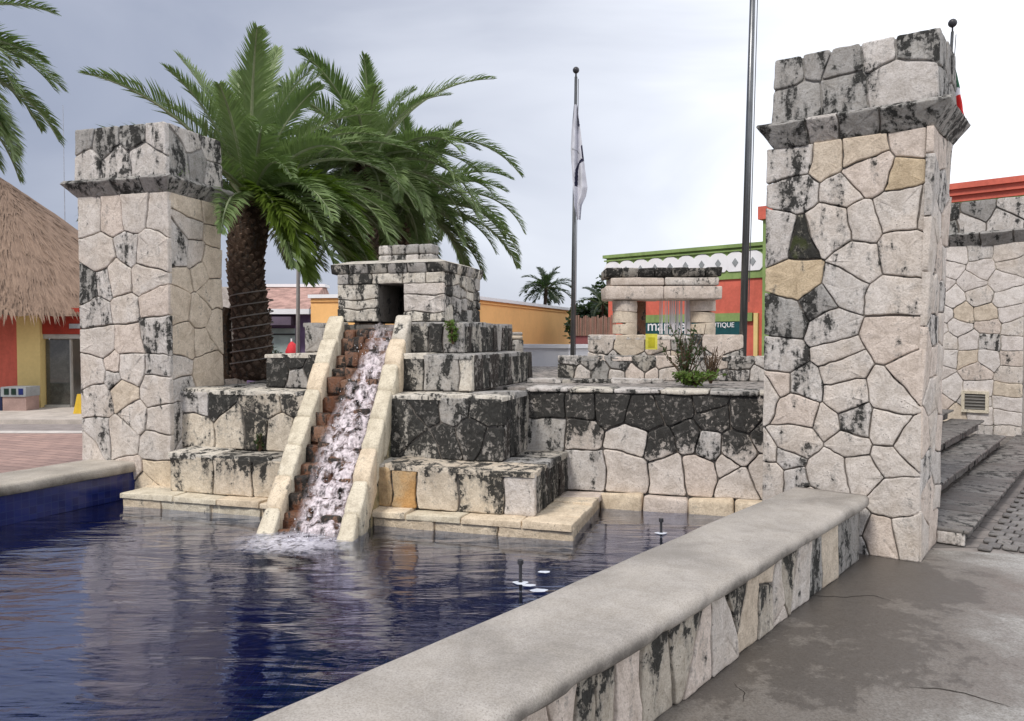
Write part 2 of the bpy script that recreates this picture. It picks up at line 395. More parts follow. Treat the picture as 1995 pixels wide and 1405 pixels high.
pav = MB(); e0 = PZ(1820, 1072, 0).xy; e1 = PZ(1995, 1082, 0).xy; ed = (e1 - e0).normalized(); e0 = e0 - ed * 1.0
far_ = e0 + ed * 14
pv = [(-1.5, -8, .004), (14, -8, .004), (far_.x, far_.y, .004), (e0.x, e0.y, .004), (2.2, 6.9, .004), (ST(-2.0, 5.0)[0], ST(-2.0, 5.0)[1], .004), (ST(-2.0, -7)[0], ST(-2.0, -7)[1], .004)]
pav.add(pv, [tuple(range(len(pv)))])
def pavement_mat():
    m, t, b, o = newmat('damp concrete pavement'); g = G(t); P = g.pos()
    n1 = g.noise(P, .55, 10, .72, .35); n2 = g.noise(P, 75, 6, .75); n3 = g.noise(P, 3.2, 10, .78, .25); n4 = g.noise(P, 18, 6, .7)
    dd = g.n('ShaderNodeVectorMath', {0: P, 1: (.777, -.63, 0)}, operation='DOT_PRODUCT').outputs['Value']
    near = g.ramp(dd, -1.8, .5, .17, -.07)          # dirt and damp along the foot of the pool wall
    v = g.m('ADD', g.m('ADD', g.m('MULTIPLY', n1, .76), g.m('MULTIPLY', n3, .24)), near)
    base = g.mix(g.ramp(n3, .38, .62), (.32, .31, .295), (.39, .385, .375)); base = g.mul(.9, base, g.mix(g.ramp(n4, .3, .7), (.84, .83, .81), (1.07, 1.07, 1.07)))
    base = g.mul(1, base, g.mix(g.ramp(n2, .36, .6), (.66, .65, .63), (1.08, 1.08, 1.08)))
    col = g.mix(g.m('MULTIPLY', g.ramp(v, .46, .60), .74), base, g.mul(1, (.10, .083, .068), g.mix(g.ramp(n2, .36, .6), (.7, .7, .7), (1.15, 1.15, 1.15))))
    col = g.mix(g.m('MULTIPLY', g.ramp(v, .605, .64), .62), col, (.045, .038, .033))
    crack = 0.0
    spot = g.n('ShaderNodeTexVoronoi', {'Vector': P, 'Scale': 9.0}).outputs[0]
    col = g.mix(g.m('MULTIPLY', g.ramp(spot, .09, .05), g.ramp(n3, .48, .55)), col, (.06, .05, .045))
    t.links.new(col, b.inputs['Base Color']); t.links.new(g.ramp(v, .45, .62, .68, .38), b.inputs['Roughness'])
    h = g.m('SUBTRACT', g.m('ADD', g.m('MULTIPLY', n2, .4), g.m('MULTIPLY', n4, .6)), crack)
    t.links.new(g.bump(h, .5, .008), b.inputs['Normal']); return m
def crack(pts, wd):
    m = MB(); P_ = [PZ(x, y, .006) for x, y in pts]; q = []
    for a, b in zip(P_, P_[1:]):
        n = max(2, int((b - a).length / .02))
        for k in range(n): p = a.lerp(b, k / n); q.append(p + noise.noise_vector(p * 14) * .018)
    for k in range(len(q) - 1):
        d = (q[k + 1] - q[k]).normalized(); s_ = Vector((-d.y, d.x, 0)); f_ = lambda i: wd * math.sin(math.pi * (i + .3) / len(q)) * (.6 + .8 * abs(noise.noise(q[i] * 30)))
        a, b = [q[k] + s_ * f_(k), q[k] - s_ * f_(k)], [q[k + 1] - s_ * f_(k + 1), q[k + 1] + s_ * f_(k + 1)]; v_ = a + b
        for w_ in v_: w_.z = .006
        m.add(v_, [(0, 1, 2, 3)])
    tag(m.build('pavement_crack', flat_mat('crack dirt', (.035, .03, .026), .95)), kind='structure')
crack([(1490, 1152), (1560, 1160), (1640, 1163), (1700, 1160), (1770, 1182)], .006); crack([(1765, 1338), (1830, 1342), (1880, 1350), (1930, 1366), (1990, 1384)], .007); crack([(1430, 1330), (1450, 1350), (1448, 1372)], .003)
tag(pav.build('pavement', pavement_mat(), loc=(3, 2, 0)), kind='structure')
# left plaza
pl = MB(); pl.add([(-40, 5, .004), (-3.9, 5, .004), (-3.9, 14.6, .004), (-40, 14.6, .004)], [(0, 1, 2, 3)])
tag(pl.build('plaza', ground_mat('red plaza paving', (.46, .31, .27), True, (.4, .2), .4, .15, var=.12), loc=(-12, 9, 0)), kind='structure')
b_ = MB(); b_.add([(-40, 14.602, .008), (-3.9, 14.602, .008), (-3.9, 15.0, .008), (-40, 15.0, .008)], [(0, 1, 2, 3)])
tag(b_.build('paving_band', flat_mat('white band paving', (.60, .56, .52), .8), loc=(-12, 14.8, 0)), kind='structure')
b_ = MB(); b_.add([(-40, 15.002, .004), (-3.9, 15.002, .004), (-3.9, 16.2, .004), (-40, 16.2, .004)], [(0, 1, 2, 3)])
tag(b_.build('road', flat_mat('grey lane paving', (.30, .265, .25), .8), loc=(-12, 15.6, 0)), kind='structure')
b_ = MB(); b_.box((-22, 18.6, 0), (36, 4.8, .10)); tag(b_.build('pavement', flat_mat('far pavement concrete', (.50, .45, .40), .8)), kind='structure')

# ---------------------------------------------------------------- pool: floor, water, walls
L0, L1 = PZ(0, 945, .53).xy, PZ(278, 897, .53).xy; Ld = (L1 - L0).normalized(); Ln = Vector((-Ld.y, Ld.x))  # Ln points away from the pool
Lend = 1.62 + (L1 - L0).length * 0
def LW(s, t): p = L0 + Ld * t + Ln * s; return (p.x, p.y)
def tile_mat(name, c1, c2, sz, vert=False):
    m, t, b, o = newmat(name); g = G(t); P = g.pos()
    if vert:
        sp = g.n('ShaderNodeSeparateXYZ', {0: P}); along = g.n('ShaderNodeVectorMath', {0: P, 1: (Ld.x, Ld.y, 0)}, operation='DOT_PRODUCT').outputs['Value']
        P2 = g.n('ShaderNodeCombineXYZ', {0: along, 1: sp.outputs[2]}).outputs[0]
    else: P2 = P
    br = g.n('ShaderNodeTexBrick', {'Vector': P2, 'Scale': 1.0, 'Mortar Size': sz * .05, 'Brick Width': sz, 'Row Height': sz, 'Color1': c1, 'Color2': c2, 'Mortar': (.022, .034, .12)}, offset=0)
    col = g.mul(.6, br.outputs[0], g.mix(g.noise(P, 1.5, 4), (.6, .6, .7), (1.2, 1.2, 1.2)))
    t.links.new(col, b.inputs['Base Color']); b.inputs['Roughness'].default_value = .15; return m
M['tile'] = tile_mat('navy pool mosaic', (.009, .017, .066), (.013, .025, .095), .05)
M['tilev'] = tile_mat('navy waterline tile', (.008, .014, .085), (.014, .024, .13), .07, True)
fl = MB(); corner_pts = [ST(-1.95, 6.6), ST(-1.95, -6), (-7, -6), LW(.3, -10), LW(.3, 1.9), W(4.6, 1.6), W(-2.2, 1.6)]
fl.add([V3(p, .008) for p in corner_pts], [tuple(range(len(corner_pts)))][::1])
tag(fl.build('pool_floor', M['tile'], loc=(-2, 4, 0)), kind='structure')
def water_mat():
    m, t, b, o = newmat('pool water'); t.nodes.remove(b); g = G(t); P = g.pos()
    a = g.noise(g.sc(P, (.9, 3.4, 1)), 1.5, 3, .5, .6); c = g.noise(g.sc(P, (3.2, 9, 1)), 2.2, 4, .5, .4); d = g.noise(P, 22, 3, .5)
    h = g.m('ADD', g.m('ADD', g.m('MULTIPLY', a, 1.0), g.m('MULTIPLY', c, .16)), g.m('MULTIPLY', d, .004))
    nrm = g.bump(h, .30, .05)
    gl = g.n('ShaderNodeBsdfGlossy', {'Color': (.84, .87, 1.0), 'Roughness': .03, 'Normal': nrm})
    tr = g.n('ShaderNodeBsdfTransparent', {'Color': (.56, .66, .85)})
    fr = g.n('ShaderNodeFresnel', {'IOR': 1.36, 'Normal': nrm}).outputs[0]
    mxs = g.n('ShaderNodeMixShader', {0: g.m('MULTIPLY_ADD', fr, 1.9, .03, True), 1: tr.outputs[0], 2: gl.outputs[0]})
    t.links.new(mxs.outputs[0], o.inputs[0]); return m
def water():
    stp = .05; x0, x1, y0, y1 = -9.0, 3.4, -1.0, 9.2; nx = int((x1 - x0) / stp); ny = int((y1 - y0) / stp)
    pool = [ST(-2.0, -4), ST(-2.0, 6.9), W(-2.0, 1.55), W(4.9, 1.55), LW(.28, 1.9), LW(.28, -14)]
    idx = {}; v = []; f = []
    def ok(p): 
        s = p.dot(S_.xy); 
        if s > -2.0: return False
        if (p - L0).dot(Ln) > .28: return False
        if (p - C0).dot(Vd) > 1.55: return False
        return True
    foot = Vector(W(2.11, -.7))
    for j in range(ny + 1):
        for i in range(nx + 1):
            p = Vector((x0 + i * stp, y0 + j * stp))
            if ok(p):
                d = (p - foot).length
                z = WATER + .0055 * noise.noise(Vector((p.x * .9, p.y * 2.4, 0))) + .0016 * noise.noise(Vector((p.x * 3, p.y * 8, 5)))
                z += .004 * math.exp(-d * .9) * math.sin(d * 17)
                idx[(i, j)] = len(v); v.append((p.x, p.y, z))
    for j in range(ny):
        for i in range(nx):
            k = [(i, j), (i + 1, j), (i + 1, j + 1), (i, j + 1)]
            if all(q in idx for q in k): f.append(tuple(idx[q] for q in k))
    return tag(mesh('pool_water', v, f, water_mat(), None, (-2, 4, WATER), True), kind='structure')
water()
# coping profile helper: rounded slab swept along a line
def coping(name, fn, s_in, s_out, t0, t1, ztop, th, mat, parent, inner_r=.015, outer_r=.052):
    prof = [(s_in + .0, ztop - th), (s_in, ztop - inner_r), (s_in + inner_r * .3 * (1 if s_out > s_in else -1), ztop - inner_r * .3), (s_in + inner_r * (1 if s_out > s_in else -1), ztop)]
    d = 1 if s_out > s_in else -1
    for k in range(1, 5): f = k / 5; prof.append((s_in + (s_out - s_in) * (.05 + .85 * f), ztop + .002 * math.sin(f * 6)))
    for k in range(7):
        a = math.pi / 2 - math.pi * k / 6 * .95; prof.append((s_out - d * outer_r + d * outer_r * math.cos(a), ztop - outer_r + outer_r * math.sin(a)))
    prof.append((s_out - d * outer_r * 1.2, ztop - th))
    n = len(prof); ns = max(2, int((t1 - t0) / .06)); v = []; f = []
    for i in range(ns + 1):
        t = t0 + (t1 - t0) * i / ns
        endk = 1 - .35 * math.exp(-min(t - t0, t1 - t) / .02) * 0
        for s, z in prof:
            k = noise.noise(Vector((t * 2.2, s * 4, z * 9))); ch = max(0, noise.noise(Vector((t * 5.5, 8, z * 6))) - .38) * .05 if abs(s - s_out) < .06 else 0; x, y = fn(s + .008 * k + .012 * noise.noise(Vector((t * .9, 3, 1))) - d * ch, t); v.append((x, y, z + .004 * noise.noise(Vector((t * 3, s * 3, 7)))))
    for i in range(ns):
        for j in range(n): k = (j + 1) % n; q = (i * n + j, i * n + k, (i + 1) * n + k, (i + 1) * n + j); f.append(q[::-1] if d > 0 else q)
    f.append(tuple(range(n))); f.append(tuple(ns * n + j for j in range(n - 1, -1, -1)))
    return mesh(name, v, f, mat, parent, None, True)
def concrete_mat(name, c, stain=.3, edge=None):
    m, t, b, o = newmat(name); g = G(t); P = g.pos()
    n1 = g.noise(P, 1.6, 7, .6, .6); n3 = g.noise(P, 7, 8, .7, .4); n2 = g.noise(P, 120, 4, .7); gr = g.n('ShaderNodeTexVoronoi', {'Vector': P, 'Scale': 90.0}).outputs[0]
    col = g.mix(g.ramp(n1, .32, .66), tuple(x * 1.12 for x in c), tuple(x * .80 for x in c))
    col = g.mul(.6, col, g.mix(g.ramp(n3, .3, .7), (.8, .78, .75), (1.1, 1.1, 1.12)))
    col = g.mul(.75, col, g.mix(g.ramp(n2, .35, .62), (.72, .71, .69), (1.1, 1.1, 1.1)))
    sp = g.m('MULTIPLY', g.ramp(gr, .24, .05), g.ramp(n3, .44, .60)); col = g.mix(g.m('MULTIPLY', sp, .8), col, (.10, .085, .07))
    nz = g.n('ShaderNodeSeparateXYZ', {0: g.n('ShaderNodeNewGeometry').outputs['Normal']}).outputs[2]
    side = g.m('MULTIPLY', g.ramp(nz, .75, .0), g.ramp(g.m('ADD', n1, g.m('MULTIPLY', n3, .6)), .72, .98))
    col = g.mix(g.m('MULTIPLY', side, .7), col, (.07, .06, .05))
    st = g.ramp(n1, .56, .70); col = g.mix(g.m('MULTIPLY', st, stain), col, tuple(x * .5 for x in c))
    t.links.new(col, b.inputs['Base Color']); b.inputs['Roughness'].default_value = .8
    t.links.new(g.bump(g.m('ADD', g.m('MULTIPLY', n2, .35), g.m('SUBTRACT', n3, g.m('MULTIPLY', sp, .6))), .55, .008), b.inputs['Normal']); return m
M['coping'] = concrete_mat('cast coping concrete', (.40, .37, .335))
M['copingl'] = concrete_mat('pale coping concrete', (.46, .42, .365), .15)
# right-hand pool wall
rw = thing('pool_wall', V3(ST(-1.97, 3), 0), 'low stone pool wall with wide smooth grey coping running towards the right pillar', 'wall')
T_END = 6.62
c_ = MB(); c_.prism([ST(-2.24, -6), ST(-1.745, -6), ST(-1.745, T_END), ST(-2.24, T_END)], [ST(-2.24, -6), ST(-1.745, -6), ST(-1.745, T_END), ST(-2.24, T_END)], .006, .432)
c_.build('wall_core', M['mortar'], rw)
for k, (a, b) in enumerate(((-6, 6.66),)): coping('coping_slab', ST, -2.27, -1.655, a, b, .53, .097, M['coping'], rw)
wf = Face(V3(ST(-1.745, 0), .004), T_)
reg = rect(1.0, 6.60, 0, .428)
sd_ = pxs(wf, [(350, 1200), (460, 1150), (580, 1100), (770, 1020), (900, 800), (960, 970), (1130, 850, 'pale'), (1250, 770), (1180, 630), (1345, 700), (1410, 760, 'pale'), (1350, 510), (1405, 640, 'pale'), (1530, 560, 'pale'), (1470, 450), (1620, 500, 'dark'), (1680, 420), (1780, 330, 'dark'), (1870, 280, 'tan'), (1905, 180), (1850, 400, 'pale'), (1640, 590), (250, 1150)], 1000, 940, 2.771, reg)
mn = min(s[0] for s in sd_)
sd_ += [s for s in auto(rect(1.0, mn - .1, 0, .428), .2, .43, .3)]
masonry(wf, reg, sd_, ['wallstone', 'wallstone', 'wallstone', 'tan', 'pink'], rw, gap=.012, aniso=.6, thick=.03, wvar=.01)
# left pool wall
lw = thing('pool_wall', V3(LW(.3, 0), 0), 'pool edge with navy tiles under a pale coping, in front of the left pillar', 'wall')
c_ = MB(); q = [LW(.04, -9), LW(.04, 1.50), LW(.58, 1.50), LW(.58, -9)]; c_.prism(q[::-1], q[::-1], .006, .43); c_.build('wall_core', M['tilev'], lw)
for a, b in ((-9, -3.5), (-3.494, -.9), (-.894, 1.56)): coping('coping_slab', lambda s, t: LW(s, t), 0.0, .62, a, b, .53, .1, M['copingl'], lw, .03, .03)
q = [LW(.025, -9), LW(.025, 1.50), LW(.038, 1.50), LW(.038, -9)]; c_ = MB(); c_.prism(q[::-1], q[::-1], .16, .425)
c_.build('tile_band', M['tilev'], lw)

# ---------------------------------------------------------------- pillars
def pillar(name, label, A, Xd, wA, Yd, wB, z0, zc0, zc1, ztop, lean, front, side, cornice_f, cornice_s, cap_f, cap_s, pal, flare=.15, base_low=None):
    """A: nearest corner; front face runs from A along Xd (to the left), side face from A along Yd (to the right and back)"""
    th = thing(name, V3(A, z0), label, 'pillar'); Xd = Vector((*Xd, 0)).normalized(); Yd = Vector((*Yd, 0)).normalized(); A = V3(A, 0)
    ln = Vector((lean[0], lean[1], 1))
    def P(x, y, z): return A + Xd * x + Yd * y + Vector((lean[0] * (z - z0), lean[1] * (z - z0), z))
    def core(nm, z0_, z1_, e0_, e1_, mt):
        m = MB(); r = lambda e, z: [P(-e, -e, z), P(-e, wB + e, z), P(wA + e, wB + e, z), P(wA + e, -e, z)]
        m.hexa(r(e0_, z0_) + r(e1_, z1_)); m.build(nm, mt, th)
    core('shaft_core', z0, zc0, 0, 0, M['mortar']); core('cornice_core', zc0 + .002, zc1, .0, flare, M['mortar']); core('cap_core', zc1 + .002, ztop - .02, 0.02, 0.0, M['cap'])
    tk = .022
    def faces(za, zb, ea, eb, fs, ss, palf, pals, kw):
        # front: X runs left to right = -Xd, origin at left end
        Of = P(wA, 0, za); Zf = (P(wA, -eb + ea, zb) - P(wA, 0, za)); ff = Face(P(wA, 0, za) + (-Yd) * ea, -Xd, Zf)
        H = Zf.length; regf = [(-ea, 0), (wA + ea + tk, 0), (wA + eb + tk, H), (-eb, H)]
        Zs = (P(-eb + ea, 0, zb) - P(0, 0, za)); fc = Face(P(0, 0, za) + (-Xd) * ea, Yd, Zs); H2 = Zs.length
        regs = [(-ea, 0), (wB + ea, 0), (wB + eb, H2), (-eb, H2)]
        s1 = fs(ff, regf); s2 = ss(fc, regs)
        masonry(ff, regf, s1, palf, th, thick=tk, **kw); masonry(fc, regs, s2, pals, th, thick=tk, **kw)
    faces(z0, zc0, 0, 0, front, side, pal, pal, dict(gap=.009, rr=.009, wvar=.012))
    faces(zc0 + .004, zc1, 0.0, flare, cornice_f, cornice_s, ['cap', 'grey', 'dark'], ['cap', 'dark'], dict(gap=.010))
    faces(zc1 + .004, ztop, .02, .0, cap_f, cap_s, ['cap', 'grey', 'dark'], ['cap', 'dark', 'grey'], dict(gap=.012, rr=.018))
    return th
A1 = PZ(1785, 1095, 0).xy
cap_R = [(260, 260), (350, 235), (490, 240), (680, 185), (810, 150), (290, 420), (490, 385), (750, 320)]
cor_R = [(250, 565), (380, 540), (550, 515), (780, 490)]
sh1 = [(240, 690, 'grey'), (410, 700, 'tan'), (600, 670, 'tan'), (790, 620, 'pink'), (265, 870, 'grey'), (480, 870, 'pale'), (760, 775, 'ochre'), (625, 750, 'pink'), (870, 940), (770, 940, 'pale'), (580, 1000, 'pale'), (300, 1070, 'mossy'), (195, 1060, 'grey'), (420, 1020, 'pale'), (560, 1190, 'pale'), (780, 1130, 'pale'), (280, 1280, 'ochre'), (490, 1310, 'grey')]
sh2 = [(740, 100, 'pale'), (375, 135, 'dark'), (240, 190, 'dark'), (420, 240, 'grey'), (740, 300, 'pink'), (460, 370, 'pale'), (220, 370, 'grey'), (500, 460, 'pale'), (200, 540, 'pink'), (310, 530, 'grey'), (520, 570, 'pale'), (730, 550, 'pale'), (835, 480, 'pink'), (140, 580, 'pale'), (270, 650, 'pink'), (560, 680, 'grey'), (415, 690, 'pale'), (710, 720, 'pale'), (270, 780, 'pale'), (520, 800, 'pale'), (820, 790, 'pale'), (720, 870, 'pale'), (240, 870, 'grey'), (260, 960, 'grey'), (440, 940, 'pale'), (570, 940, 'pale'), (740, 1060, 'pale'), (700, 1270, 'pink'), (820, 1260, 'pale'), (130, 850, 'pale'), (130, 960, 'pale'), (350, 1100), (500, 1180), (300, 1230), (520, 1300)]
pillar('stone_pillar', 'tall pillar of large pale fitted stones on the right, flared cornice and grey cap, beside the steps', A1,
       (-.814, .581), 1.24, (.625, .78), .78, 0, PD(1810, 247, A1.y).z, PD(1810, 200, A1.y).z, PD(1805, 55, A1.y).z, (.022, 0),
       lambda f, r: pxs(f, sh1, 1440, 20, 2.4216, r) + pxs(f, sh2, 1440, 540, 2.465, r), lambda f, r: auto(r, .33, .3, .35),
       lambda f, r: pxs(f, cor_R, 1440, 20, 2.4216, r), lambda f, r: auto(r, .33, .3, .1),
       lambda f, r: pxs(f, cap_R, 1440, 20, 2.4216, r), lambda f, r: auto(r, .33, .3, .3), ['pale', 'pale', 'pink', 'grey'], .125)
A2 = PZ(333, 946, .30).xy; B2 = PZ(163, 893, .53).xy; d2 = (B2 - A2); w2 = d2.length
capL = [(445, 205), (590, 220), (740, 170), (870, 150), (480, 330), (640, 330), (790, 290)]
capLs = [(960, 300), (1040, 200), (1080, 330), (1170, 260), (1170, 390)]
corL = [(430, 460), (550, 470), (690, 440), (860, 440)]
shL = [(490, 620), (620, 620), (740, 600), (890, 620, 'pale'), (540, 830, 'pale'), (710, 800), (830, 810, 'pale'), (480, 1000, 'dark'), (570, 990, 'grey'), (645, 960), (800, 960, 'pale'), (530, 1150, 'grey'), (700, 1130, 'pale'), (840, 1110), (550, 1310, 'pale'), (710, 1300, 'pink'), (860, 1270, 'grey')]
shL2 = [(650, 90, 'pale'), (780, 60), (900, 80, 'pale'), (1060, 70, 'grey'), (780, 125), (690, 270, 'pale'), (850, 230, 'tan'), (1060, 220, 'pale'), (930, 390, 'pale'), (1080, 400, 'pale'), (700, 520, 'grey'), (850, 530, 'pale'), (1060, 590, 'pale'), (1060, 740, 't0'), (600, 640), (1000, 860, 't0'), (900, 760)]
shLs = [(1060, 600, 'tan'), (1150, 600, 'tan'), (1160, 720, 'tan'), (1050, 700), (980, 800, 'grey'), (1060, 820), (1000, 960, 'tan'), (1090, 930, 'tan'), (1150, 880, 'tan'), (970, 1120, 'tan'), (1090, 1150, 'tan'), (1160, 1050, 'tan'), (1000, 1300, 'tan'), (1100, 1300, 'tan'), (1180, 1220, 'tan')]
shLs2 = [(1210, 60), (1400, 90, 'tan'), (1210, 420, 'grey'), (1230, 210, 'grey'), (1400, 300), (1300, 500)]
pillar('stone_pillar', 'pale stone pillar on the left between pool and palm, its grey cap under the fronds', A2,
       d2, w2, (.32, .947), .80, 0, PD(335, 374, A2.y).z, PD(335, 346, A2.y).z, PD(318, 238, A2.y).z, (-.004, 0),
       lambda f, r: pxs(f, shL, 0, 200, 2.81, r) + pxs(f, shL2, 0, 700, 3.512, r), lambda f, r: pxs(f, shLs, 0, 200, 2.81, r) + pxs(f, shLs2, 0, 700, 3.512, r),
       lambda f, r: pxs(f, corL, 0, 200, 2.81, r), lambda f, r: auto(r, .35, .3, .1),
       lambda f, r: pxs(f, capL, 0, 200, 2.81, r), lambda f, r: pxs(f, capLs, 0, 200, 2.81, r), ['pale', 'pale', 'pink', 'grey'], .11)

# ---------------------------------------------------------------- stepped pyramid
py_ = thing('stepped_pyramid', V3(W(2.3, 1.2), 0), 'weathered stone pyramid of stepped tiers with a small hut on top standing in the pool', 'fountain')
def tier(u0, u1, v0, v1, z0, z1, mt, ztop=.03, notch=None):
    c = MB()
    def pr(a, b, p, q_): q = [W(b, p), W(a, p), W(a, q_), W(b, q_)]; c.prism(q, q, z0, z1 - ztop)
    if notch: n0, n1, nv = notch; pr(u0, n0, v0, nv - .001); pr(n1, u1, v0, nv - .001); pr(u0, u1, nv, v1)
    else: pr(u0, u1, v0, v1)
    return c.build('tier_core', mt, py_)
UX, VX = Vector((-U_.x, -U_.y, 0)), Vector((Vd.x, Vd.y, 0))
def front(u0, u1, v, z0): return Face(V3(W(u1, v), z0), UX)           # a runs right, from u1 to u0
def rside(u, v0, z0): return Face(V3(W(u, v0), z0), VX)
def topslabs(u0, u1, v0, v1, z, sx, sy, pal, over=.02, thick=.022, parent=None, notch=None):
    f = Face(V3(W(u1, v0 - over), z), UX, VX); rg = rect(-over, u1 - u0 + over, 0, v1 - v0 + over)
    masonry(f, rg, auto(rg, sx, sy, .15), pal, parent or py_, name='capstone', thick=thick, gap=.010, rough=.003, warp=.015, notch=(u1 - notch[1], u1 - notch[0]) if notch else None)
# tier 0: platform at the waterline
tier(0.02, 4.5, .02, 1.45, .008, .30, M['t0'])
f = front(0, 4.5, .02, .05); rg = rect(0, 4.53, 0, .212); masonry(f, rg, auto(rg, .55, .2, .1), ['t0', 't0', 'ramp'], py_, gap=.012)
f = rside(.02, .02, .05); rg = rect(0, 1.43, 0, .212); masonry(f, rg, auto(rg, .5, .2, .1), ['t0', 'pink'], py_, gap=.012)
topslabs(0.0, 4.5, 0.0, .30, .272, .6, .32, ['t0', 't0', 'ramp']); topslabs(0.0, .42, .33, 1.42, .272, .4, .3, ['t0', 'pink']); topslabs(4.05, 4.5, .33, 1.4, .272, .4, .3, ['t0'])
# tier 1
tier(.367, 4.08, .18, 1.45, .296, .68, M['mortar'], notch=(1.90, 2.60, .30))
f = front(.367, 4.08, .18, .298)
rg = rect(0, 4.08 - .367 + .03, 0, .355)
def aw(us): return 4.08 - us
s1 = [(aw(u), .18, 0, k) for u, k in ((3.85, 't1'), (3.3, 't1'), (2.95, 't1'), (1.80, 't1o'), (1.55, 't1o'), (1.27, 't1'), (.80, 't1'), (.43, 'pale'))]
masonry(f, rg, s1, ['t1'], py_, gap=.012, rr=.02, notch=(4.08 - 2.60, 4.08 - 1.90))
f = rside(.367, .18, .298); rg = rect(0, 1.25, 0, .355); masonry(f, rg, auto(rg, .11, .36, .2), ['t3r', 't2b', 't2'], py_, gap=.012, aniso=.5)
topslabs(.36, 4.08, .18, .58, .658, .7, .45, ['t2', 't1', 'hut'], notch=(1.90, 2.60)); topslabs(.36, .80, .60, 1.42, .658, .45, .3, ['t2', 'dark'])
# tier 2
tier(.78, 4.3, .57, 1.7, .68, 1.29, M['mortar'], notch=(1.95, 2.70, .84))
f = front(.78, 4.3, .57, .682)
rg = rect(0, 4.3 - .78 + .03, 0, .575)
s2 = pxs(f, [(390, 775, 'grey'), (385, 840, 't2l'), (345, 870, 't2l'), (420, 775, 't2'), (455, 840, 't2l'), (515, 780, 't2l'), (495, 840, 't1'), (545, 845, 't2l'), (580, 775, 't2l'), (600, 850, 't2l'),
              (790, 830, 't2'), (835, 790, 't2b'), (830, 880, 't2'), (885, 790, 't3'), (870, 860, 't2b'), (925, 850, 't2b'), (950, 800, 't2'), (965, 870, 't2b')], 0, 0, 1, rg)
masonry(f, rg, s2, ['t2'], py_, gap=.012, rr=.016, notch=(4.3 - 2.70, 4.3 - 1.95))
f = rside(.78, .57, .682); rg = rect(0, .88, 0, .575); masonry(f, rg, auto(rg, .10, .3, .3), ['t3r', 't2b', 't2b', 't2'], py_, gap=.009, aniso=.4)
topslabs(.77, 4.3, .57, .92, 1.262, .8, .4, ['hut', 't3', 'cap'], thick=.02, notch=(1.95, 2.70)); topslabs(.77, 1.2, .96, 1.5, 1.262, .5, .4, ['t3', 'cap'], thick=.02); topslabs(3.52, 4.3, .96, 1.5, 1.262, .5, .4, ['t3', 'cap'], thick=.02)
# tier 3
tier(1.21, 3.5, .95, 3.1, 1.28, 1.66, M['mortar'], notch=(2.03, 2.78, 1.20))
f = front(1.21, 3.5, .95, 1.29); rg = rect(0, 2.32, 0, .352)
masonry(f, rg, [(.12, .18, 0, 't2b'), (.38, .1, 0, 't3'), (.33, .3, 0, 't2b'), (.58, .18, 0, 't2b'), (1.5, .18, 0, 't2'), (1.66, .18, 0, 't2'), (2.0, .18, .02, 't3'), (2.26, .18, 0, 'hut')], ['t3'], py_, gap=.012, notch=(3.5 - 2.78, 3.5 - 2.03))
f = rside(1.21, .95, 1.29); rg = rect(0, 2.15, 0, .352); masonry(f, rg, auto(rg, .15, .36, .3), ['t3r', 't2', 't3r'], py_, gap=.010, aniso=.45)
topslabs(1.21, 3.5, .95, 1.24, 1.632, .6, .4, ['hut', 'cap'], thick=.02, notch=(2.03, 2.78)); topslabs(1.21, 1.41, 1.28, 2.6, 1.632, .3, .4, ['hut', 'cap'], thick=.02)
# tier 4
tier(1.42, 3.22, 1.25, 2.95, 1.65, 1.985, M['mortar'], notch=(2.10, 2.80, 1.44))
f = front(1.42, 3.22, 1.25, 1.66); rg = rect(0, 1.83, 0, .30)
masonry(f, rg, [(.15, .15, 0, 't3'), (1.35, .15, 0, 't2'), (1.52, .15, 0, 't2b'), (1.75, .15, 0, 't3')], ['t3'], py_, gap=.012, notch=(3.22 - 2.80, 3.22 - 2.10))
f = rside(1.42, 1.25, 1.66); rg = rect(0, 1.7, 0, .30); masonry(f, rg, auto(rg, .14, .3, .3), ['t3', 't2', 't3r'], py_, gap=.010, aniso=.5)
topslabs(1.42, 3.22, 1.25, 1.44, 1.958, .5, .4, ['hut', 'cap'], thick=.018, notch=(2.10, 2.80)); topslabs(1.42, 1.68, 1.48, 2.95, 1.958, .3, .5, ['hut', 'cap'], thick=.018)
# hut
hz0, hz1 = 1.985, 2.50; hu0, hu1, hv0, hv1 = 1.70, 2.93, 1.45, 2.54; du0, du1, dz = 2.142, 2.446, 2.385
c = MB()
def wb(u0, u1, v0, v1, z0, z1): q = [W(u1, v0), W(u0, v0), W(u0, v1), W(u1, v1)]; c.prism(q, q, z0, z1)
wb(hu0, du0, hv0, hv1, hz0, hz1); wb(du1, hu1, hv0, hv1, hz0, hz1); wb(du0 + .001, du1 - .001, hv0, hv1 - .002, dz, hz1 - .001); wb(du0 + .001, du1 - .001, hv1 - .1, hv1 - .002, hz0, dz - .001)
hut = c.build('hut', M['mortar'], py_)
f = front(hu0, hu1, hv0, hz0 + .003); L = hu1 - hu0; H = hz1 - hz0; a1, a0 = L - (du0 - hu0), L - (du1 - hu0)
def hs(rg, nx, ny, key=None):
    x0, x1, y0, y1 = rg[0][0], rg[1][0], rg[0][1], rg[2][1]
    return [(x0 + (i + .5 + R.uniform(-.1, .1)) * (x1 - x0) / nx, y0 + (j + .5 + R.uniform(-.06, .06)) * (y1 - y0) / ny, 0, key) for j in range(ny) for i in range(nx)]
rg = rect(0, a0, 0, .40); masonry(f, rg, [(a0 * .5, .06, 0, 'hut'), (a0 * .5, .19, 0, 'hut'), (a0 * .5, .32, 0, 'hut')], ['hut'], hut, gap=.009, thick=.025)
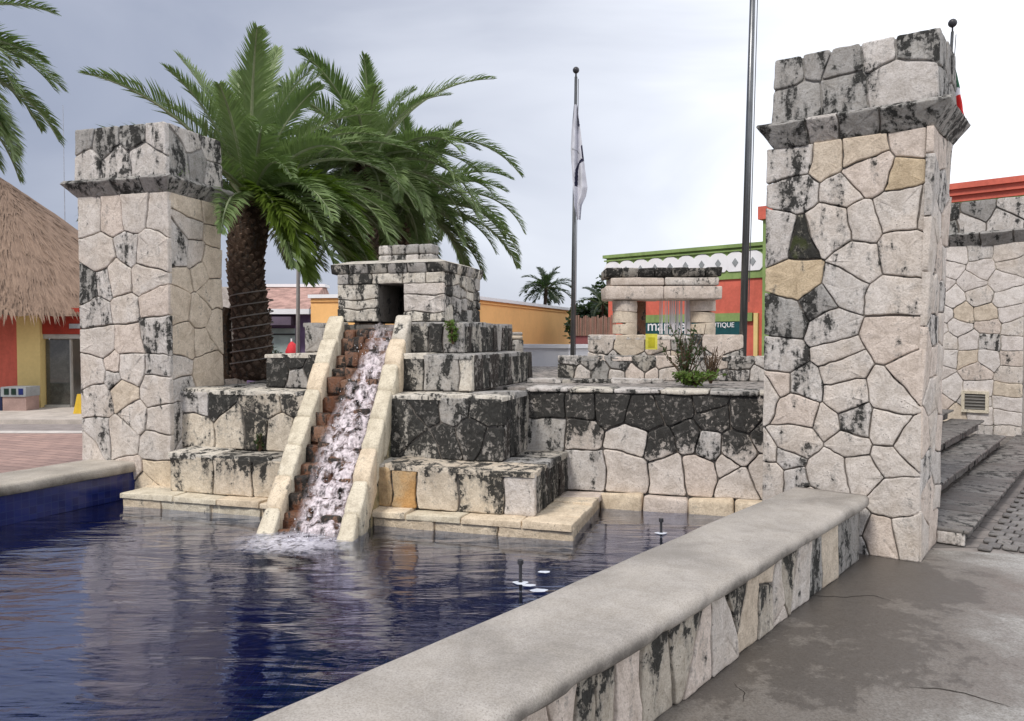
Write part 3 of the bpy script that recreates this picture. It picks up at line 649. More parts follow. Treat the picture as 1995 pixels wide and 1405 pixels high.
rg = rect(a1, L + .025, 0, .40); masonry(f, rg, [((a1 + L) / 2, .06, 0, 'hut'), ((a1 + L) / 2, .19, 0, 'pale'), ((a1 + L) / 2, .32, 0, 'pale')], ['hut'], hut, gap=.009, thick=.025)
rg = rect(0, L + .025, .403, H); masonry(f, rg, [(.07, .46, 0, 't3'), (.25, .46, 0, 't2'), (.58, .46, 0, 'hut'), (.95, .46, 0, 'hut'), (1.15, .46, 0, 'hut')], ['hut'], hut, gap=.009, thick=.03)
f = rside(hu0, hv0, hz0 + .003); rg = rect(0, hv1 - hv0, 0, H); masonry(f, rg, hs(rg, 5, 4), ['hut', 't3', 't2'], hut, gap=.010, thick=.025)
# hut roof: flared slab and comb
rf = MB(); e = .06
q0 = [W(hu1 + .02, hv0 - .02), W(hu0 - .02, hv0 - .02), W(hu0 - .02, hv1), W(hu1 + .02, hv1)]
rfo = None
m_ = MB(); q1 = [W(hu1 + e, hv0 - e), W(hu0 - e, hv0 - e), W(hu0 - e, hv1 + e), W(hu1 + e, hv1 + e)]; q2 = [W(hu1 - .10, hv0 + .12), W(hu0 + .10, hv0 + .12), W(hu0 + .10, hv1 - .1), W(hu1 - .10, hv1 - .1)]
m_.prism(q1, q2, hz1 + .105, hz1 + .155); roof = m_.build('roof_slab', M['mortar_pale'], hut)
nb = 6
for i in range(nb):
    a, b = i / nb, (i + 1) / nb - .012; U0 = hu1 + e + .01; U1 = hu0 - e - .01; ua, ub = U0 + (U1 - U0) * a, U0 + (U1 - U0) * b
    lo = [W(ua, hv0 - .03), W(ub, hv0 - .03), W(ub, hv0 + .3), W(ua, hv0 + .3)]; hi = [W(ua, hv0 - e), W(ub, hv0 - e), W(ub, hv0 + .3), W(ua, hv0 + .3)]
    block('cornice_stone', [V3(p, hz1 + .002) for p in lo] + [V3(p, hz1 + .108) for p in hi], M[R.choice(['t2', 't3', 'dark', 'hut'])], hut, r=.012)
for i in range(5):
    a, b = i / 5, (i + 1) / 5 - .012; Va, Vb = hv0 + .31, hv1 + e; va, vb = Va + (Vb - Va) * a, Va + (Vb - Va) * b
    lo = [W(hu0 + .3, va), W(hu0 - .03, va), W(hu0 - .03, vb), W(hu0 + .3, vb)]; hi = [W(hu0 + .3, va), W(hu0 - e, va), W(hu0 - e, vb), W(hu0 + .3, vb)]
    block('cornice_stone', [V3(p, hz1 + .002) for p in lo] + [V3(p, hz1 + .108) for p in hi], M[R.choice(['t2', 't3', 'hut'])], hut, r=.012)
for i in range(4):
    for j in range(2):
        ua = 2.72 - i * .17; q = [W(ua, 1.98), W(ua - .16, 1.98), W(ua - .16, 2.2), W(ua, 2.2)]
        z = hz1 + .15 + j * .115; block('comb_stone', [V3(p, z) for p in q] + [V3(p, z + .11) for p in q], M[R.choice(['cap', 't3', 'grey'])], hut, r=.02)

# ---------------------------------------------------------------- cascade ramp
def lerp(a, b, t): return a + (b - a) * t
RV0, RV1, RZ0, RZ1 = 1.27, -.60, 2.06, .12
def rampU(w_, l): return lerp(lerp(2.74, 2.16, w_), lerp(2.40, 1.82, w_), l)
def rampP(u, l, dz=0, dv=0): return V3(W(u, lerp(RV0, RV1, l) + dv), lerp(RZ0, RZ1, l) + dz)
def side_wall(ta, tb, ba, bb, n, keys):
    for i in range(n):
        l0, l1 = i / n + (.004 if i else 0), (i + 1) / n - .003; c8 = []
        for dz in (-.40, 0):
            for (l, o_) in ((l0, 0), (l0, 1), (l1, 1), (l1, 0)):
                u = lerp(ta, ba, l) if o_ == 0 else lerp(tb, bb, l)
                c8.append(rampP(u + R.uniform(-.008, .008), l, dz + R.uniform(-.006, .006)))
        b = [c8[3], c8[2], c8[1], c8[0], c8[7], c8[6], c8[5], c8[4]]
        block('ramp_stone', b, M[keys[i % len(keys)]], py_, r=.03, jit=.009)
side_wall(2.94, 2.75, 2.57, 2.41, 8, ['ramp', 'ramp', 't0', 'ramp'])
side_wall(2.15, 1.97, 1.81, 1.65, 8, ['hut', 't0', 'ramp', 'ramp', 'ramp', 't0', 'ramp', 'ramp'])
# darker wet undersides: a second course below each ramp wall
def side_low(ta, tb, ba, bb, n, key):
    for i in range(n):
        l0, l1 = i / n, (i + 1) / n - .004; c8 = []
        for dz in (-.85, -.41):
            for (l, o_) in ((l0, 0), (l0, 1), (l1, 1), (l1, 0)): c8.append(rampP(lerp(ta, ba, l) if o_ == 0 else lerp(tb, bb, l), l, dz, .0))
        b = [c8[3], c8[2], c8[1], c8[0], c8[7], c8[6], c8[5], c8[4]]
        for k in range(8): b[k].z = max(b[k].z, .02 + .01 * (k > 3) * 8)
        block('ramp_stone', b, M[key], py_, r=.02, jit=.01)
side_low(2.13, 1.985, 1.80, 1.665, 6, 'rampm')
bed = MB()
NL = 14
for i in range(NL):
    l0, l1 = i / NL, (i + 1) / NL
    zt = lerp(RZ0, RZ1, l0) - .27
    q = [W(rampU(0, l0) , lerp(RV0, RV1, l1)), W(rampU(1, l0), lerp(RV0, RV1, l1)), W(rampU(1, l0), lerp(RV0, RV1, l0) + .1), W(rampU(0, l0), lerp(RV0, RV1, l0) + .1)]
    zt = max(zt, .06); bed.prism(q, q, max(.01, zt - .6), zt - .03)
q = [W(2.79, 1.26), W(2.11, 1.26), W(2.11, 1.44), W(2.79, 1.44)]; bed.prism(q, q, 1.5, 1.86)
bed.build('chute_bed', M['bed'], py_)
for k in range(4):
    ua, ub = 2.74 - k * .15, 2.745 - k * .15 - .145; z = 1.90 + R.uniform(-.03, .03); q = [W(ua, 1.20), W(ub, 1.20), W(ub, 1.43), W(ua, 1.43)]; block('rock', [V3(p, 1.62) for p in q] + [V3(p, z) for p in q], M['bed'], py_, r=.03, jit=.014)
for i in range(NL):
    l0, l1 = i / NL, (i + 1) / NL; k = 4; cuts = [0] + sorted((j + R.uniform(-.2, .2)) / k for j in range(1, k)) + [1]
    for j in range(k):
        zt = max(.1, lerp(RZ0, RZ1, l0) - .25 + R.uniform(-.05, .03)); ua, ub = rampU(cuts[j], l0) - .002, rampU(cuts[j + 1], l0) + .002
        va, vb = lerp(RV0, RV1, l1) - R.uniform(-.03, .05), lerp(RV0, RV1, l0) + .02
        q = [W(ua, va), W(ub, va), W(ub, vb), W(ua, vb)]
        block('rock', [V3(p, max(.02, zt - .16)) for p in q] + [V3(p, zt) for p in q], M['bed'], py_, r=.022, jit=.022)
def foam_mat(name, lo, hi, vecs=(9, 9, 3), cover=1.0, col=(.80, .76, .84)):
    m, t, b, o = newmat(name); g = G(t); P = g.pos()
    n = g.noise(g.sc(P, vecs), 1.6, 6, .58, .5); n2 = g.noise(P, 34, 4, .6)
    v = g.m('ADD', g.m('MULTIPLY', n, .75), g.m('MULTIPLY', n2, .25))
    at = g.n('ShaderNodeAttribute', attribute_name='edge').outputs['Fac']
    fac = g.m('MULTIPLY', g.ramp(v, lo, hi), g.m('MULTIPLY', at, cover), clamp=True)
    t.links.new(g.mix(g.ramp(n2, .35, .65), tuple(x * .72 for x in col), col), b.inputs['Base Color']); b.inputs['Roughness'].default_value = .25; b.inputs['Subsurface Weight'].default_value = 0
    t.links.new(g.bump(v, .9, .03), b.inputs['Normal'])
    tr = g.n('ShaderNodeBsdfTransparent'); ms = g.n('ShaderNodeMixShader', {0: fac, 1: tr.outputs[0], 2: b.outputs[0]}); t.links.new(ms.outputs[0], o.inputs[0]); return m
def edge_attr(o, vals):
    a = o.data.attributes.new('edge', 'FLOAT', 'POINT'); a.data.foreach_set('value', vals)
fo = thing('water_cascade', rampP(2.3, 1, 0), 'white stream of water tumbling down the rusty chute between the two ramp walls', 'waterfall')
nu, nl = 22, 260; v = []; ed_ = []
for j in range(nl + 1):
    l = j / nl; wl = lerp(.50, .12, min(1, l * 1.1)) + .06 * math.sin(l * 9); 
    for i in range(nu + 1):
        a = i / nu; w_ = lerp(wl, 1.0, a)
        st_ = (l * NL) % 1.0; q_ = st_ / .78 if st_ < .78 else 1 - (st_ - .78) / .22; zoff = -.125 + .045 * q_ + .035 * noise.noise(Vector((w_ * 8, l * 22, 1))) + .02 * math.sin(math.pi * a)
        v.append(rampP(rampU(min(w_, .995), l), l, zoff)); ed_.append(min(1, a * 3.2) * min(1, (1 - a) * 8 + .35) * min(1, .25 + l * 3.2))
f = [(j * (nu + 1) + i, (j + 1) * (nu + 1) + i, (j + 1) * (nu + 1) + i + 1, j * (nu + 1) + i + 1) for j in range(nl) for i in range(nu)]
o = mesh('stream', v, f, foam_mat('falling water', .37, .60, (8, 8, 1.8), 1.0, (.78, .69, .72)), fo, None, True); edge_attr(o, ed_)
v = [V3(W(2.11, -.68), WATER + .012)]; ed_ = [1.0]; f = []
for k in range(1, 9):
    for j in range(40):
        a = 2 * math.pi * j / 40; r = k / 8 * (1 + .18 * noise.noise(Vector((math.cos(a) * 2, math.sin(a) * 2, 3))))
        v.append(V3(W(2.11 + .55 * r * math.cos(a), -.72 + .40 * r * math.sin(a)), WATER + .008 + .02 * (1 - k / 8) + .01 * noise.noise(Vector((a * 3, k, 0))))); ed_.append(max(0, 1 - (k / 8) ** 1.6))
for j in range(40): f.append((0, 1 + j, 1 + (j + 1) % 40))
for k in range(7):
    for j in range(40): f.append((1 + k * 40 + j, 1 + (k + 1) * 40 + j, 1 + (k + 1) * 40 + (j + 1) % 40, 1 + k * 40 + (j + 1) % 40))
o = mesh('foam', v, f, foam_mat('foam', .34, .56, (8, 8, 8), 1.2, (.70, .68, .76)), fo, None, True); edge_attr(o, ed_)
sp = MB()
for k in range(260):
    l = R.random() ** .8; w_ = lerp(.35, 1, R.random()); p = rampP(rampU(w_, l), l, -.14 + abs(R.gauss(0, .05)), -abs(R.gauss(0, .03))); 
    if l > .93: p.z = WATER + abs(R.gauss(0, .05)) + .01
    sp.ball(p, R.uniform(.002, .005), 0, 5, 4, (1, 1, R.uniform(1, 2)))
o = sp.build('droplets', flat_mat('white spray', (.8, .8, .84), .3), fo); tag(o, kind='stuff')

# ---------------------------------------------------------------- back wall, terrace
bw = thing('retaining_wall', V3(W(-.6, 1.6), 0), 'black stained stone wall behind the pool between pyramid and right pillar', 'wall')
BV = 1.45
c = MB(); q = [W(.78, BV), W(-2.4, BV), W(-2.4, BV + .3), W(.78, BV + .3)]; c.prism(q, q, .006, 1.27); c.build('wall_core', M['mortar'], bw)
f = Face(V3(W(.78, BV), .30), UX); rg = rect(0, 3.1, 0, .965)
s3 = pxs(f, [(60, 900, 'back'), (60, 1020, 't3'), (190, 900, 'back'), (190, 1030, 'back'), (330, 900, 'back'), (420, 1075, 'pale'), (480, 950, 'back'), (560, 1090, 'back'), (680, 1060, 'back'), (790, 970, 'back'),
             (200, 1200, 'grey'), (400, 1200, 'back'), (600, 1215, 'back'), (725, 1210, 'pink'), (775, 1090, 'grey'), (900, 1250, 'back'), (900, 1110, 'back'), (950, 950, 'back'), (770, 890, 'back'), (620, 900, 'back'), (1050, 1200, 'back'), (1050, 1050, 'back'), (860, 1180, 'back'), (-60, 950, 'back'), (-60, 1150, 'back')], 1050, 400, 2.342, rg)
masonry(f, rg, s3, ['back', 't2'], bw, gap=.011, rr=.022, thick=.04)
for i in range(7):      # coping of thin slabs along its top
    a = .78 - i * .45; q = [W(a, BV - .06), W(a - .44, BV - .06), W(a - .44, BV + .34), W(a, BV + .34)]
    block('capstone', [V3(p, 1.272) for p in q] + [V3(p, 1.312) for p in q], M[R.choice(['hut', 't3', 'grey'])], bw, r=.012, jit=.008)
for i in range(6):      # ledge at the waterline
    a = 0.0 - i * .42; q = [W(a, BV - .17), W(a - .41, BV - .17), W(a - .41, BV - .01), W(a, BV - .01)]
    block('ledge_stone', [V3(p, .03) for p in q] + [V3(p, .30 + R.uniform(-.012, .012)) for p in q], M[R.choice(['t0', 'pink', 't0'])], bw, r=.03, jit=.012)
tr_ = MB(); q = [W(4.3, 1.72), W(-2.4, 1.76), ST(-2.3, 8.0), ST(-2.3 - .9, 9), ST(-4.3, 14.5), (-1.0, 14.6), W(4.9, 3.7)]
q = [q[0], q[1], q[2], q[3], q[4], q[5], q[6]]; tr_.prism(q, q, .01, 1.286)
tag(tr_.build('terrace', stone_mat('terrace stone', (.34, .31, .29), (.34, .31, .29), .5)), kind='structure')

# low walls and gateway on the terrace
def rubble_wall(name, label, px0, px1, y, yt, zb, pal, sx, sy, slope=0, thick=.4, parent=None, cat='wall'):
    a, b = XY(px0, y), XY(px1, y + slope); a, b = Vector(a), Vector(b); X = (b - a).normalized(); Nn = Vector((-X.y, X.x)); zt = PD((px0 + px1) / 2, yt, y + slope / 2).z
    t = thing(name, V3((a + b) / 2, zb), label, cat)
    c = MB(); q = [a, b, b + Nn * thick, a + Nn * thick]; c.prism(q, q, zb, zt - .03); c.build('wall_core', M['mortar'], t)
    f = Face(V3(a, zb), (X.x, X.y, 0)); rg = rect(-.02, (b - a).length + .02, 0, zt - zb); masonry(f, rg, auto(rg, sx, sy, .3), pal, t, gap=.011, rr=.016)
    f = Face(V3(a, zt - .035) , (X.x, X.y, 0), (Nn.x, Nn.y, 0)); rg = rect(-.02, (b - a).length + .02, -.02, thick); masonry(f, rg, auto(rg, .35, .4, .2), pal, t, name='capstone', gap=.009, thick=.02)
    return t, f, zt
rubble_wall('garden_wall', 'long low rubble wall behind the black wall, under the gateway replica', 1090, 1530, 9.6, 693, 1.287, ['grey', 'pale', 'pink', 't3', 't2', 'dark'], .26, .16, -.3)
rubble_wall('garden_wall', 'rubble base carrying the gateway replica and its yellow sign', 1148, 1445, 10.4, 652, 1.287, ['pale', 'pink', 't3', 'grey', 'tan'], .36, .28, -.25, 1.3)
rubble_wall('garden_wall', 'low broken rubble edge along the terrace left of the flagpole', 1030, 1290, 9.0, 738, 1.287, ['t3', 'grey', 't2'], .3, .15, -.1, .4)
rubble_wall('garden_wall', 'dark mossy rubble wall between palm trunk and cascade ramp', 528, 640, 8.75, 690, 1.287, ['t2b', 't2', 'dark', 'grey'], .25, .2, .1)
gt = thing('stone_gateway', V3(XY(1295, 10.7), 1.87), 'small stone gateway replica of two round columns carrying stacked lintels', 'gateway')
zg0 = PD(1295, 652, 10.55).z; zc = PD(1295, 586, 10.7).z; gy = 10.75
for cx_ in (1217, 1368):
    z = zg0
    for k in range(3):
        m_ = MB(); h = (zc - zg0) / 3; p = XY(cx_, gy); r0 = .175 * R.uniform(.96, 1.04)
        prof = [(0, .95), (.05, 1.0), (.5, 1.015), (.95, 1.0), (1, .95)]
        m_.tube([(p[0] + R.uniform(-.004, .004), p[1], z + h * q_[0]) for q_ in prof], [r0 * q_[1] for q_ in prof], 28)
        m_.build('column_drum', M['tan' if k < 2 else 'pink'], gt); z += h + .002
m_ = MB(); pa, pb = XY(1238, gy + .12), XY(1258, gy + .12); q = [pa, pb, (pb[0], pb[1] + .5), (pa[0], pa[1] + .5)]; m_.prism(q, q, zg0, zc - .002); m_.build('inner_pier', M['bed'], gt)
def course(pxa, pxb, ya, yb, mt, n, name, ov=0, flare=0):
    za, zb = PD(1295, yb, gy - .2).z, PD(1295, ya, gy - .2).z; a, b = Vector(XY(pxa, gy - .2)), Vector(XY(pxb, gy - .32)); X = (b - a) / n
    for i in range(n):
        p, q_ = a + X * i, a + X * (i + 1) - X.normalized() * .008; Nn = Vector((0, 1)); q = [p, q_, q_ + Nn * .55, p + Nn * .55]; qt = [p - Nn * flare, q_ - Nn * flare, q_ + Nn * .55, p + Nn * .55]
        block(name, [V3(k, za + .002) for k in q] + [V3(k, zb) for k in qt], M[R.choice(mt)], gt, r=.018, jit=.007)
course(1180, 1408, 558, 584, ['pale', 'pink'], 2, 'lintel_stone'); course(1190, 1402, 541, 557, ['pink', 'pale'], 2, 'lintel_stone'); course(1180, 1406, 523, 540, ['dark', 't2', 't2b'], 7, 'cornice_stone', flare=.06)
# thin water veil inside the gateway
wv = MB()
for k in range(46):
    px = R.uniform(1284, 1350); p = XY(px, gy + R.uniform(-.03, .03)); wd = R.uniform(.004, .012); zt_, zb_ = zc + .01, zg0 + .01
    wv.hexa([(p[0] - wd, p[1] - .003, zb_), (p[0] + wd, p[1] - .003, zb_), (p[0] + wd, p[1] + .003, zb_), (p[0] - wd, p[1] + .003, zb_), (p[0] - wd * .6, p[1] - .003, zt_), (p[0] + wd * .6, p[1] - .003, zt_), (p[0] + wd * .6, p[1] + .003, zt_), (p[0] - wd * .6, p[1] + .003, zt_)])
def veil_mat():
    m, t, b, o = newmat('water threads'); g = G(t); b.inputs['Base Color'].default_value = (.8, .78, .8, 1); b.inputs['Roughness'].default_value = .2
    tr = g.n('ShaderNodeBsdfTransparent'); ms = g.n('ShaderNodeMixShader', {0: .55, 1: tr.outputs[0], 2: b.outputs[0]}); t.links.new(ms.outputs[0], o.inputs[0]); return m
tag(wv.build('water_veil', veil_mat()), 'thin threads of water falling between the gateway columns', 'waterfall', kind='stuff')
# small hut replica behind the pyramid
sh = thing('stone_shelter', V3(XY(990, 11.6), 1.286), 'tiny ruined stone shelter with dark openings, right of the pyramid top', 'ruin')
y_ = 11.6
def blk(pxa, pxb, ya, yb, key, d=.5, yy=y_, par=sh, nm='stone'):
    a, b = PD(pxa, yb, yy), PD(pxb, yb, yy); zt = PD(pxa, ya, yy).z; q = [(a.x, yy), (b.x, yy), (b.x, yy + d), (a.x, yy + d)]
    block(nm, [V3(k, a.z) for k in q] + [V3(k, zt) for k in q], M[key], par, r=.02, jit=.006)
blk(945, 962, 662, 690, 'grey'); blk(976, 984, 668, 690, 'pink'); blk(998, 1020, 662, 690, 't3'); blk(945, 985, 655, 667, 'pink'); blk(986, 1018, 654, 661.5, 'tan'); blk(945, 1018, 647, 654, 't3')
m_ = MB(); a, b = XY(945, y_ + .3), XY(1018, y_ + .3); m_.hexa([(a[0], a[1], 1.287), (b[0], b[1], 1.287), (b[0], b[1] + .2, 1.287), (a[0], a[1] + .2, 1.287), (a[0], a[1], 1.8), (b[0], b[1], 1.8), (b[0], b[1] + .2, 1.8), (a[0], a[1] + .2, 1.8)]); m_.build('back_wall', M['bed'], sh)
# yellow sign
p = PD(1269, 681, 10.12); sg = thing('warning_sign', p, 'small square yellow sign fixed to the rubble base left of the shrub', 'sign')
m_ = MB(); m_.box((p.x, p.y, p.z), (.155, .012, .205)); m_.build('sign_plate', flat_mat('yellow enamel', (.72, .66, .10), .4), sg)
m_ = MB(); m_.box((p.x, p.y - .0085, p.z + .03), (.085, .004, .13)); m_.build('sign_symbol', flat_mat('darker yellow print', (.52, .47, .03), .5), sg)

# ---------------------------------------------------------------- steps, far stone wall, cobbles at the right
stp_ = thing('stone_steps', V3(ST(-2.2, 10), 0), 'dark slate steps rising to the left behind the right pillar', 'steps')
edges = [(-1.10, .15, 7.58, 17), (-1.56, .30, 7.7, 13.9), (-1.95, .45, 7.9, 14.6), (-2.40, .60, 8.1, 14.7), (-2.85, .75, 8.3, 14.8)]
for i, (s, z, t0, t1) in enumerate(edges):
    z0 = z - .15 + (.002 if i else .006); c = MB(); sb = -3.3; q = [ST(s - .06, t0 + .02), ST(s - .06, t1), ST(sb, t1), ST(sb, t0 + .02)]; c.prism(q, q, z0, z - .032); c.build('step_core', M['mortar'], stp_)
    sn = edges[i + 1][0] if i < 4 else -3.3; t = t0
    while t < t1:
        d = R.uniform(.20, .34); q = [ST(sn - .02, t), ST(s + .015, t), ST(s + .015, t + d - .008), ST(sn - .02, t + d - .008)]; zz = z + R.uniform(-.004, .004)
        block('tread_stone', [V3(k, zz - .03) for k in q] + [V3(k, zz) for k in q], M['slate'], stp_, r=.01, jit=.005); t += d
    f = Face(V3(ST(s - .06, t0), z0), T_); rg = rect(0, min(t1 - t0, 7), 0, .118); masonry(f, rg, auto(rg, .4, .12, .1), ['slate'], stp_, name='riser_stone', gap=.012, thick=.015, seg=.2)
f = Face(V3(ST(-1.62, 7.60), .008), S_); rg = rect(0, .5, 0, .11); masonry(f, rg, [(.14, .06, 0, 'grey'), (.39, .06, 0, 'grey')], ['grey'], stp_, name='riser_stone', thick=.02)
Cw = PZ(1986, 864, 0).xy
fw = thing('stone_wall', V3(Cw, 0), 'high pale stone wall with grey flared top at the right end of the steps', 'wall')
Xw = S_; WLn = 3.2; Ow = V3(Cw, 0) - Xw * WLn
zt1, zt2, zt3 = PD(1900, 478, Cw.y + .4).z, PD(1900, 455, Cw.y + .4).z, PD(1900, 391, Cw.y + .4).z
c = MB(); bk = T_ * .9; q = [Ow, Ow + Xw * WLn, Ow + Xw * WLn + bk, Ow + bk]; q = [(p.x, p.y) for p in q]; c.prism(q, q, .006, zt1); c.build('wall_core', M['mortar_pale'], fw)
q2 = [Ow - T_ * .16, Ow + Xw * (WLn + .6) - T_ * .16, Ow + Xw * (WLn + .6) + bk, Ow + bk]; q2 = [(p.x, p.y) for p in q2]; c = MB(); c.prism(q, q2, zt1 + .002, zt2); c.build('cornice_core', M['mortar'], fw)
c = MB(); q3 = [Ow, Ow + Xw * (WLn + .45), Ow + Xw * (WLn + .45) + bk, Ow + bk]; q3 = [(p.x, p.y) for p in q3]; c.prism(q3, q3, zt2 + .002, zt3); c.build('cap_core', M['mortar'], fw)
f = Face(Ow + Vector((0, 0, .006)), Xw); rg = rect(1.2, WLn + .03, 0, zt1)
masonry(f, rg, auto(rg, .42, .27, .22), ['far', 'far', 'far', 'far', 'far', 'pale', 'pale', 'pink', 'tan', 'grey'], fw, gap=.009, thick=.03, rr=.02)
f = Face(Ow + Vector((0, 0, zt1 + .004)), Xw, Vector((0, 0, zt2 - zt1)) - T_ * .16); rg = rect(1.2, WLn + .45, 0, math.hypot(zt2 - zt1, .16)); masonry(f, rg, auto(rg, .4, .26, .1), ['cap', 'dark', 'grey'], fw, gap=.02, thick=.03)
f = Face(Ow + Vector((0, 0, zt2 + .004)), Xw); rg = rect(1.2, WLn + .48, 0, zt3 - zt2); masonry(f, rg, auto(rg, .42, .3, .3), ['cap', 'grey', 'dark', 'grey'], fw, gap=.02, thick=.03, rr=.022)
fv = Face(Ow, Xw); a_, b_2 = fv.px(1880, 797); a2, b3 = fv.px(1921, 768)
vt = thing('wall_vent', fv.at((a_ + a2) / 2, b_2, .03), 'square grey louvred vent framed in pale stone low on the far wall', 'vent')
def fb(nm, a0, a1, b0, b1, d0, d1, mt, par): 
    q = [fv.at(a0, b0, d1), fv.at(a1, b0, d1), fv.at(a1, b0, d0), fv.at(a0, b0, d0), fv.at(a0, b1, d1), fv.at(a1, b1, d1), fv.at(a1, b1, d0), fv.at(a0, b1, d0)]; m_ = MB(); m_.hexa(q); return m_.build(nm, mt, par)
for (x0, x1, y0, y1) in ((a_ - .05, a2 + .05, b_2 - .05, b_2), (a_ - .05, a2 + .05, b3, b3 + .05), (a_ - .05, a_, b_2, b3), (a2, a2 + .05, b_2, b3)): fb('frame_bar', x0, x1, y0 + .0005, y1 - .0005, .02, .075, M['ramp'], vt)
fb('vent_back', a_, a2, b_2, b3, .02, .045, flat_mat('vent shade', (.13, .12, .105)), vt)
for k in range(5): y0 = b_2 + (b3 - b_2) * (k + .2) / 5; fb('louvre', a_ + .002, a2 - .002, y0, y0 + .018, .046, .062, flat_mat('vent metal', (.26, .25, .23), .5), vt)
cb = bpy.data.objects.new('cobbled_path', None); put(cb, V3(ST(-.5, 9), .004), None); tag(cb, kind='structure')
nc = 0; t = 6.6
row = 0
while t < 13.5:
    dt = .155; s = -1.02 + (row % 2) * -.05
    while s < 2.4:
        ds = R.uniform(.10, .13); x, y = ST(s + ds / 2, t + dt / 2)
        e_ok = (Vector((x, y)) - e0).dot(Vector((-ed.y, ed.x))) > .09
        if y > 0 and .555 < x / y < .70 and e_ok and s > -1.03 and nc < 296:
            q = [ST(s, t), ST(s + ds - .012, t), ST(s + ds - .012, t + dt - .012), ST(s, t + dt - .012)]
            block('cobblestone', [V3(k, .005) for k in q] + [V3(k, .03 + R.uniform(-.004, .004)) for k in q], M['cobble'], cb, r=.012, jit=.004); nc += 1
        s += ds
    t += dt; row += 1

# ---------------------------------------------------------------- poles, flags, nozzles
steel = flat_mat('brushed steel', (.17, .175, .18), .35, .1, 5, .05, .85)
dsteel = flat_mat('dark painted steel', (.05, .05, .055), .4, .1)
def flagpole(label, px, y, ztop, r, zb, lean=0, ball=True, mat=None, name='flagpole', cat='flagpole'):
    x = XY(px, y)[0]; t = thing(name, (x, y, zb), label, cat); H = ztop - zb
    m_ = MB(); m_.tube([(x + lean * H * k, y, zb + H * k) for k in (0, .5, 1)], [r, r * .85, r * .6], 12); m_.build('pole', mat or steel, t, smooth=True)
    if ball:
        m_ = MB(); m_.tube([(x + lean * H, y, ztop + .003), (x + lean * H, y, ztop + .07)], r * .35, 8); m_.ball((x + lean * H, y, ztop + .12), .06, 0, 12, 8); m_.build('finial', dsteel, t, smooth=True)
        m_ = MB(); m_.tube([(x + lean * H + .9 * r, y - r, ztop - .05), (x + r * 1.3, y - r, zb + 1)], .006, 5); m_.build('rope', dsteel, t)
    return t, x
H1 = PD(1122, 150, 14).z
flagpole('slim steel flagpole with a ball tip and a drooping white flag', 1114, 14, H1, .045, 0, .010)
flagpole('thickest steel flagpole, running out of the top of the picture', 1446, 10.2, 7.6, .052, 1.287, .020)
flagpole('flagpole tip with dark ball showing behind the right pillar', 1806, 11, PD(1841, 62, 11).z, .035, .01, .048)
flagpole('thin pale pole rising into the palm fronds between trunk and pyramid', 578, 13.5, PD(590, 330, 13.5).z, .04, 0, .012, False, flat_mat('galvanised pole', (.34, .32, .31), .6))
def mast(px0, y, yb, yt, lab):
    a = PD(px0, yb, y); b = PD(px0, yt, y); t = thing('radio_mast', (a.x, y, 0), lab, 'mast'); m_ = MB(); m_.tube([(a.x, y, 0), (a.x, y, b.z)], [.05, .015], 5); m_.build('mast_pole', flat_mat('hazy metal', (.35, .37, .42), .7), t)
mast(127, 46, 470, 205, 'hair-thin mast standing against the sky above the thatched roof')
# white drooping flag
def flag_mesh(name, outline, y, mats, label, marks=(), n=44, folds=5, depth=.10):
    """outline: rows (py, px_left, px_right); built as folded cloth of its own depth"""
    t = thing(name, PD(outline[0][1], outline[-1][0], y), label, 'flag'); v = []; f = []; mi = []; NX = 28
    rows = []
    for k in range(n + 1):
        py = lerp(outline[0][0], outline[-1][0], k / n)
        for a, b in zip(outline, outline[1:]):
            if a[0] <= py <= b[0]: q = (py - a[0]) / (b[0] - a[0]); l_, r_ = lerp(a[1], b[1], q), lerp(a[2], b[2], q); break
        rows.append((py, l_, r_))
    for k, (py, l_, r_) in enumerate(rows):
        for i in range(NX + 1):
            a = i / NX; p = PD(lerp(l_, r_, a), py, y); p.y += depth * .5 * math.sin(a * folds * math.pi + k * .06) + .02 * noise.noise(Vector((a * 4, k * .1, 0)))
            p.x += .012 * math.sin(a * folds * math.pi * 1.0 + 1 + k * .05); v.append(p)
    for k in range(n):
        for i in range(NX):
            f.append((k * (NX + 1) + i, k * (NX + 1) + i + 1, (k + 1) * (NX + 1) + i + 1, (k + 1) * (NX + 1) + i)); py, l_, r_ = rows[k]; px = lerp(l_, r_, (i + .5) / NX)
            m_ = 0
            for (pts, wd, mm) in marks:
                for p, q in zip(pts, pts[1:]):
                    d = Vector(q) - Vector(p); u = max(0, min(1, (Vector((px, py)) - Vector(p)).dot(d) / d.length_squared))
                    if (Vector((px, py)) - Vector(p) - d * u).length < wd: m_ = mm
            mi.append(m_)
    mesh('cloth', v, f, mats, t, None, True, mi)
white_c = flat_mat('white flag cloth', (.62, .62, .68), .8, .05); navy = flat_mat('navy flag print', (.02, .02, .05), .8); grey_c = flat_mat('grey flag print', (.35, .35, .38), .8)
flag_mesh('flag', [(205, 1117, 1126), (250, 1113, 1131), (290, 1112, 1135), (330, 1115, 1139), (365, 1117, 1144), (382, 1118, 1141), (400, 1119, 1133), (428, 1124, 1131)], 13.86, [white_c, navy, grey_c],
          'white flag with a dark curved emblem hanging limp on the slim pole',
          [([(1135, 285), (1137, 310), (1127, 318), (1123, 330), (1122, 360)], 2.6, 1), ([(1116, 291), (1124, 293), (1128, 298)], 1.2, 2), ([(1126, 225), (1129, 245)], 1.2, 1)], n=110, folds=3)
gcl, rcl = flat_mat('green flag cloth', (.03, .10, .06), .8), flat_mat('red flag cloth', (.55, .03, .03), .8)
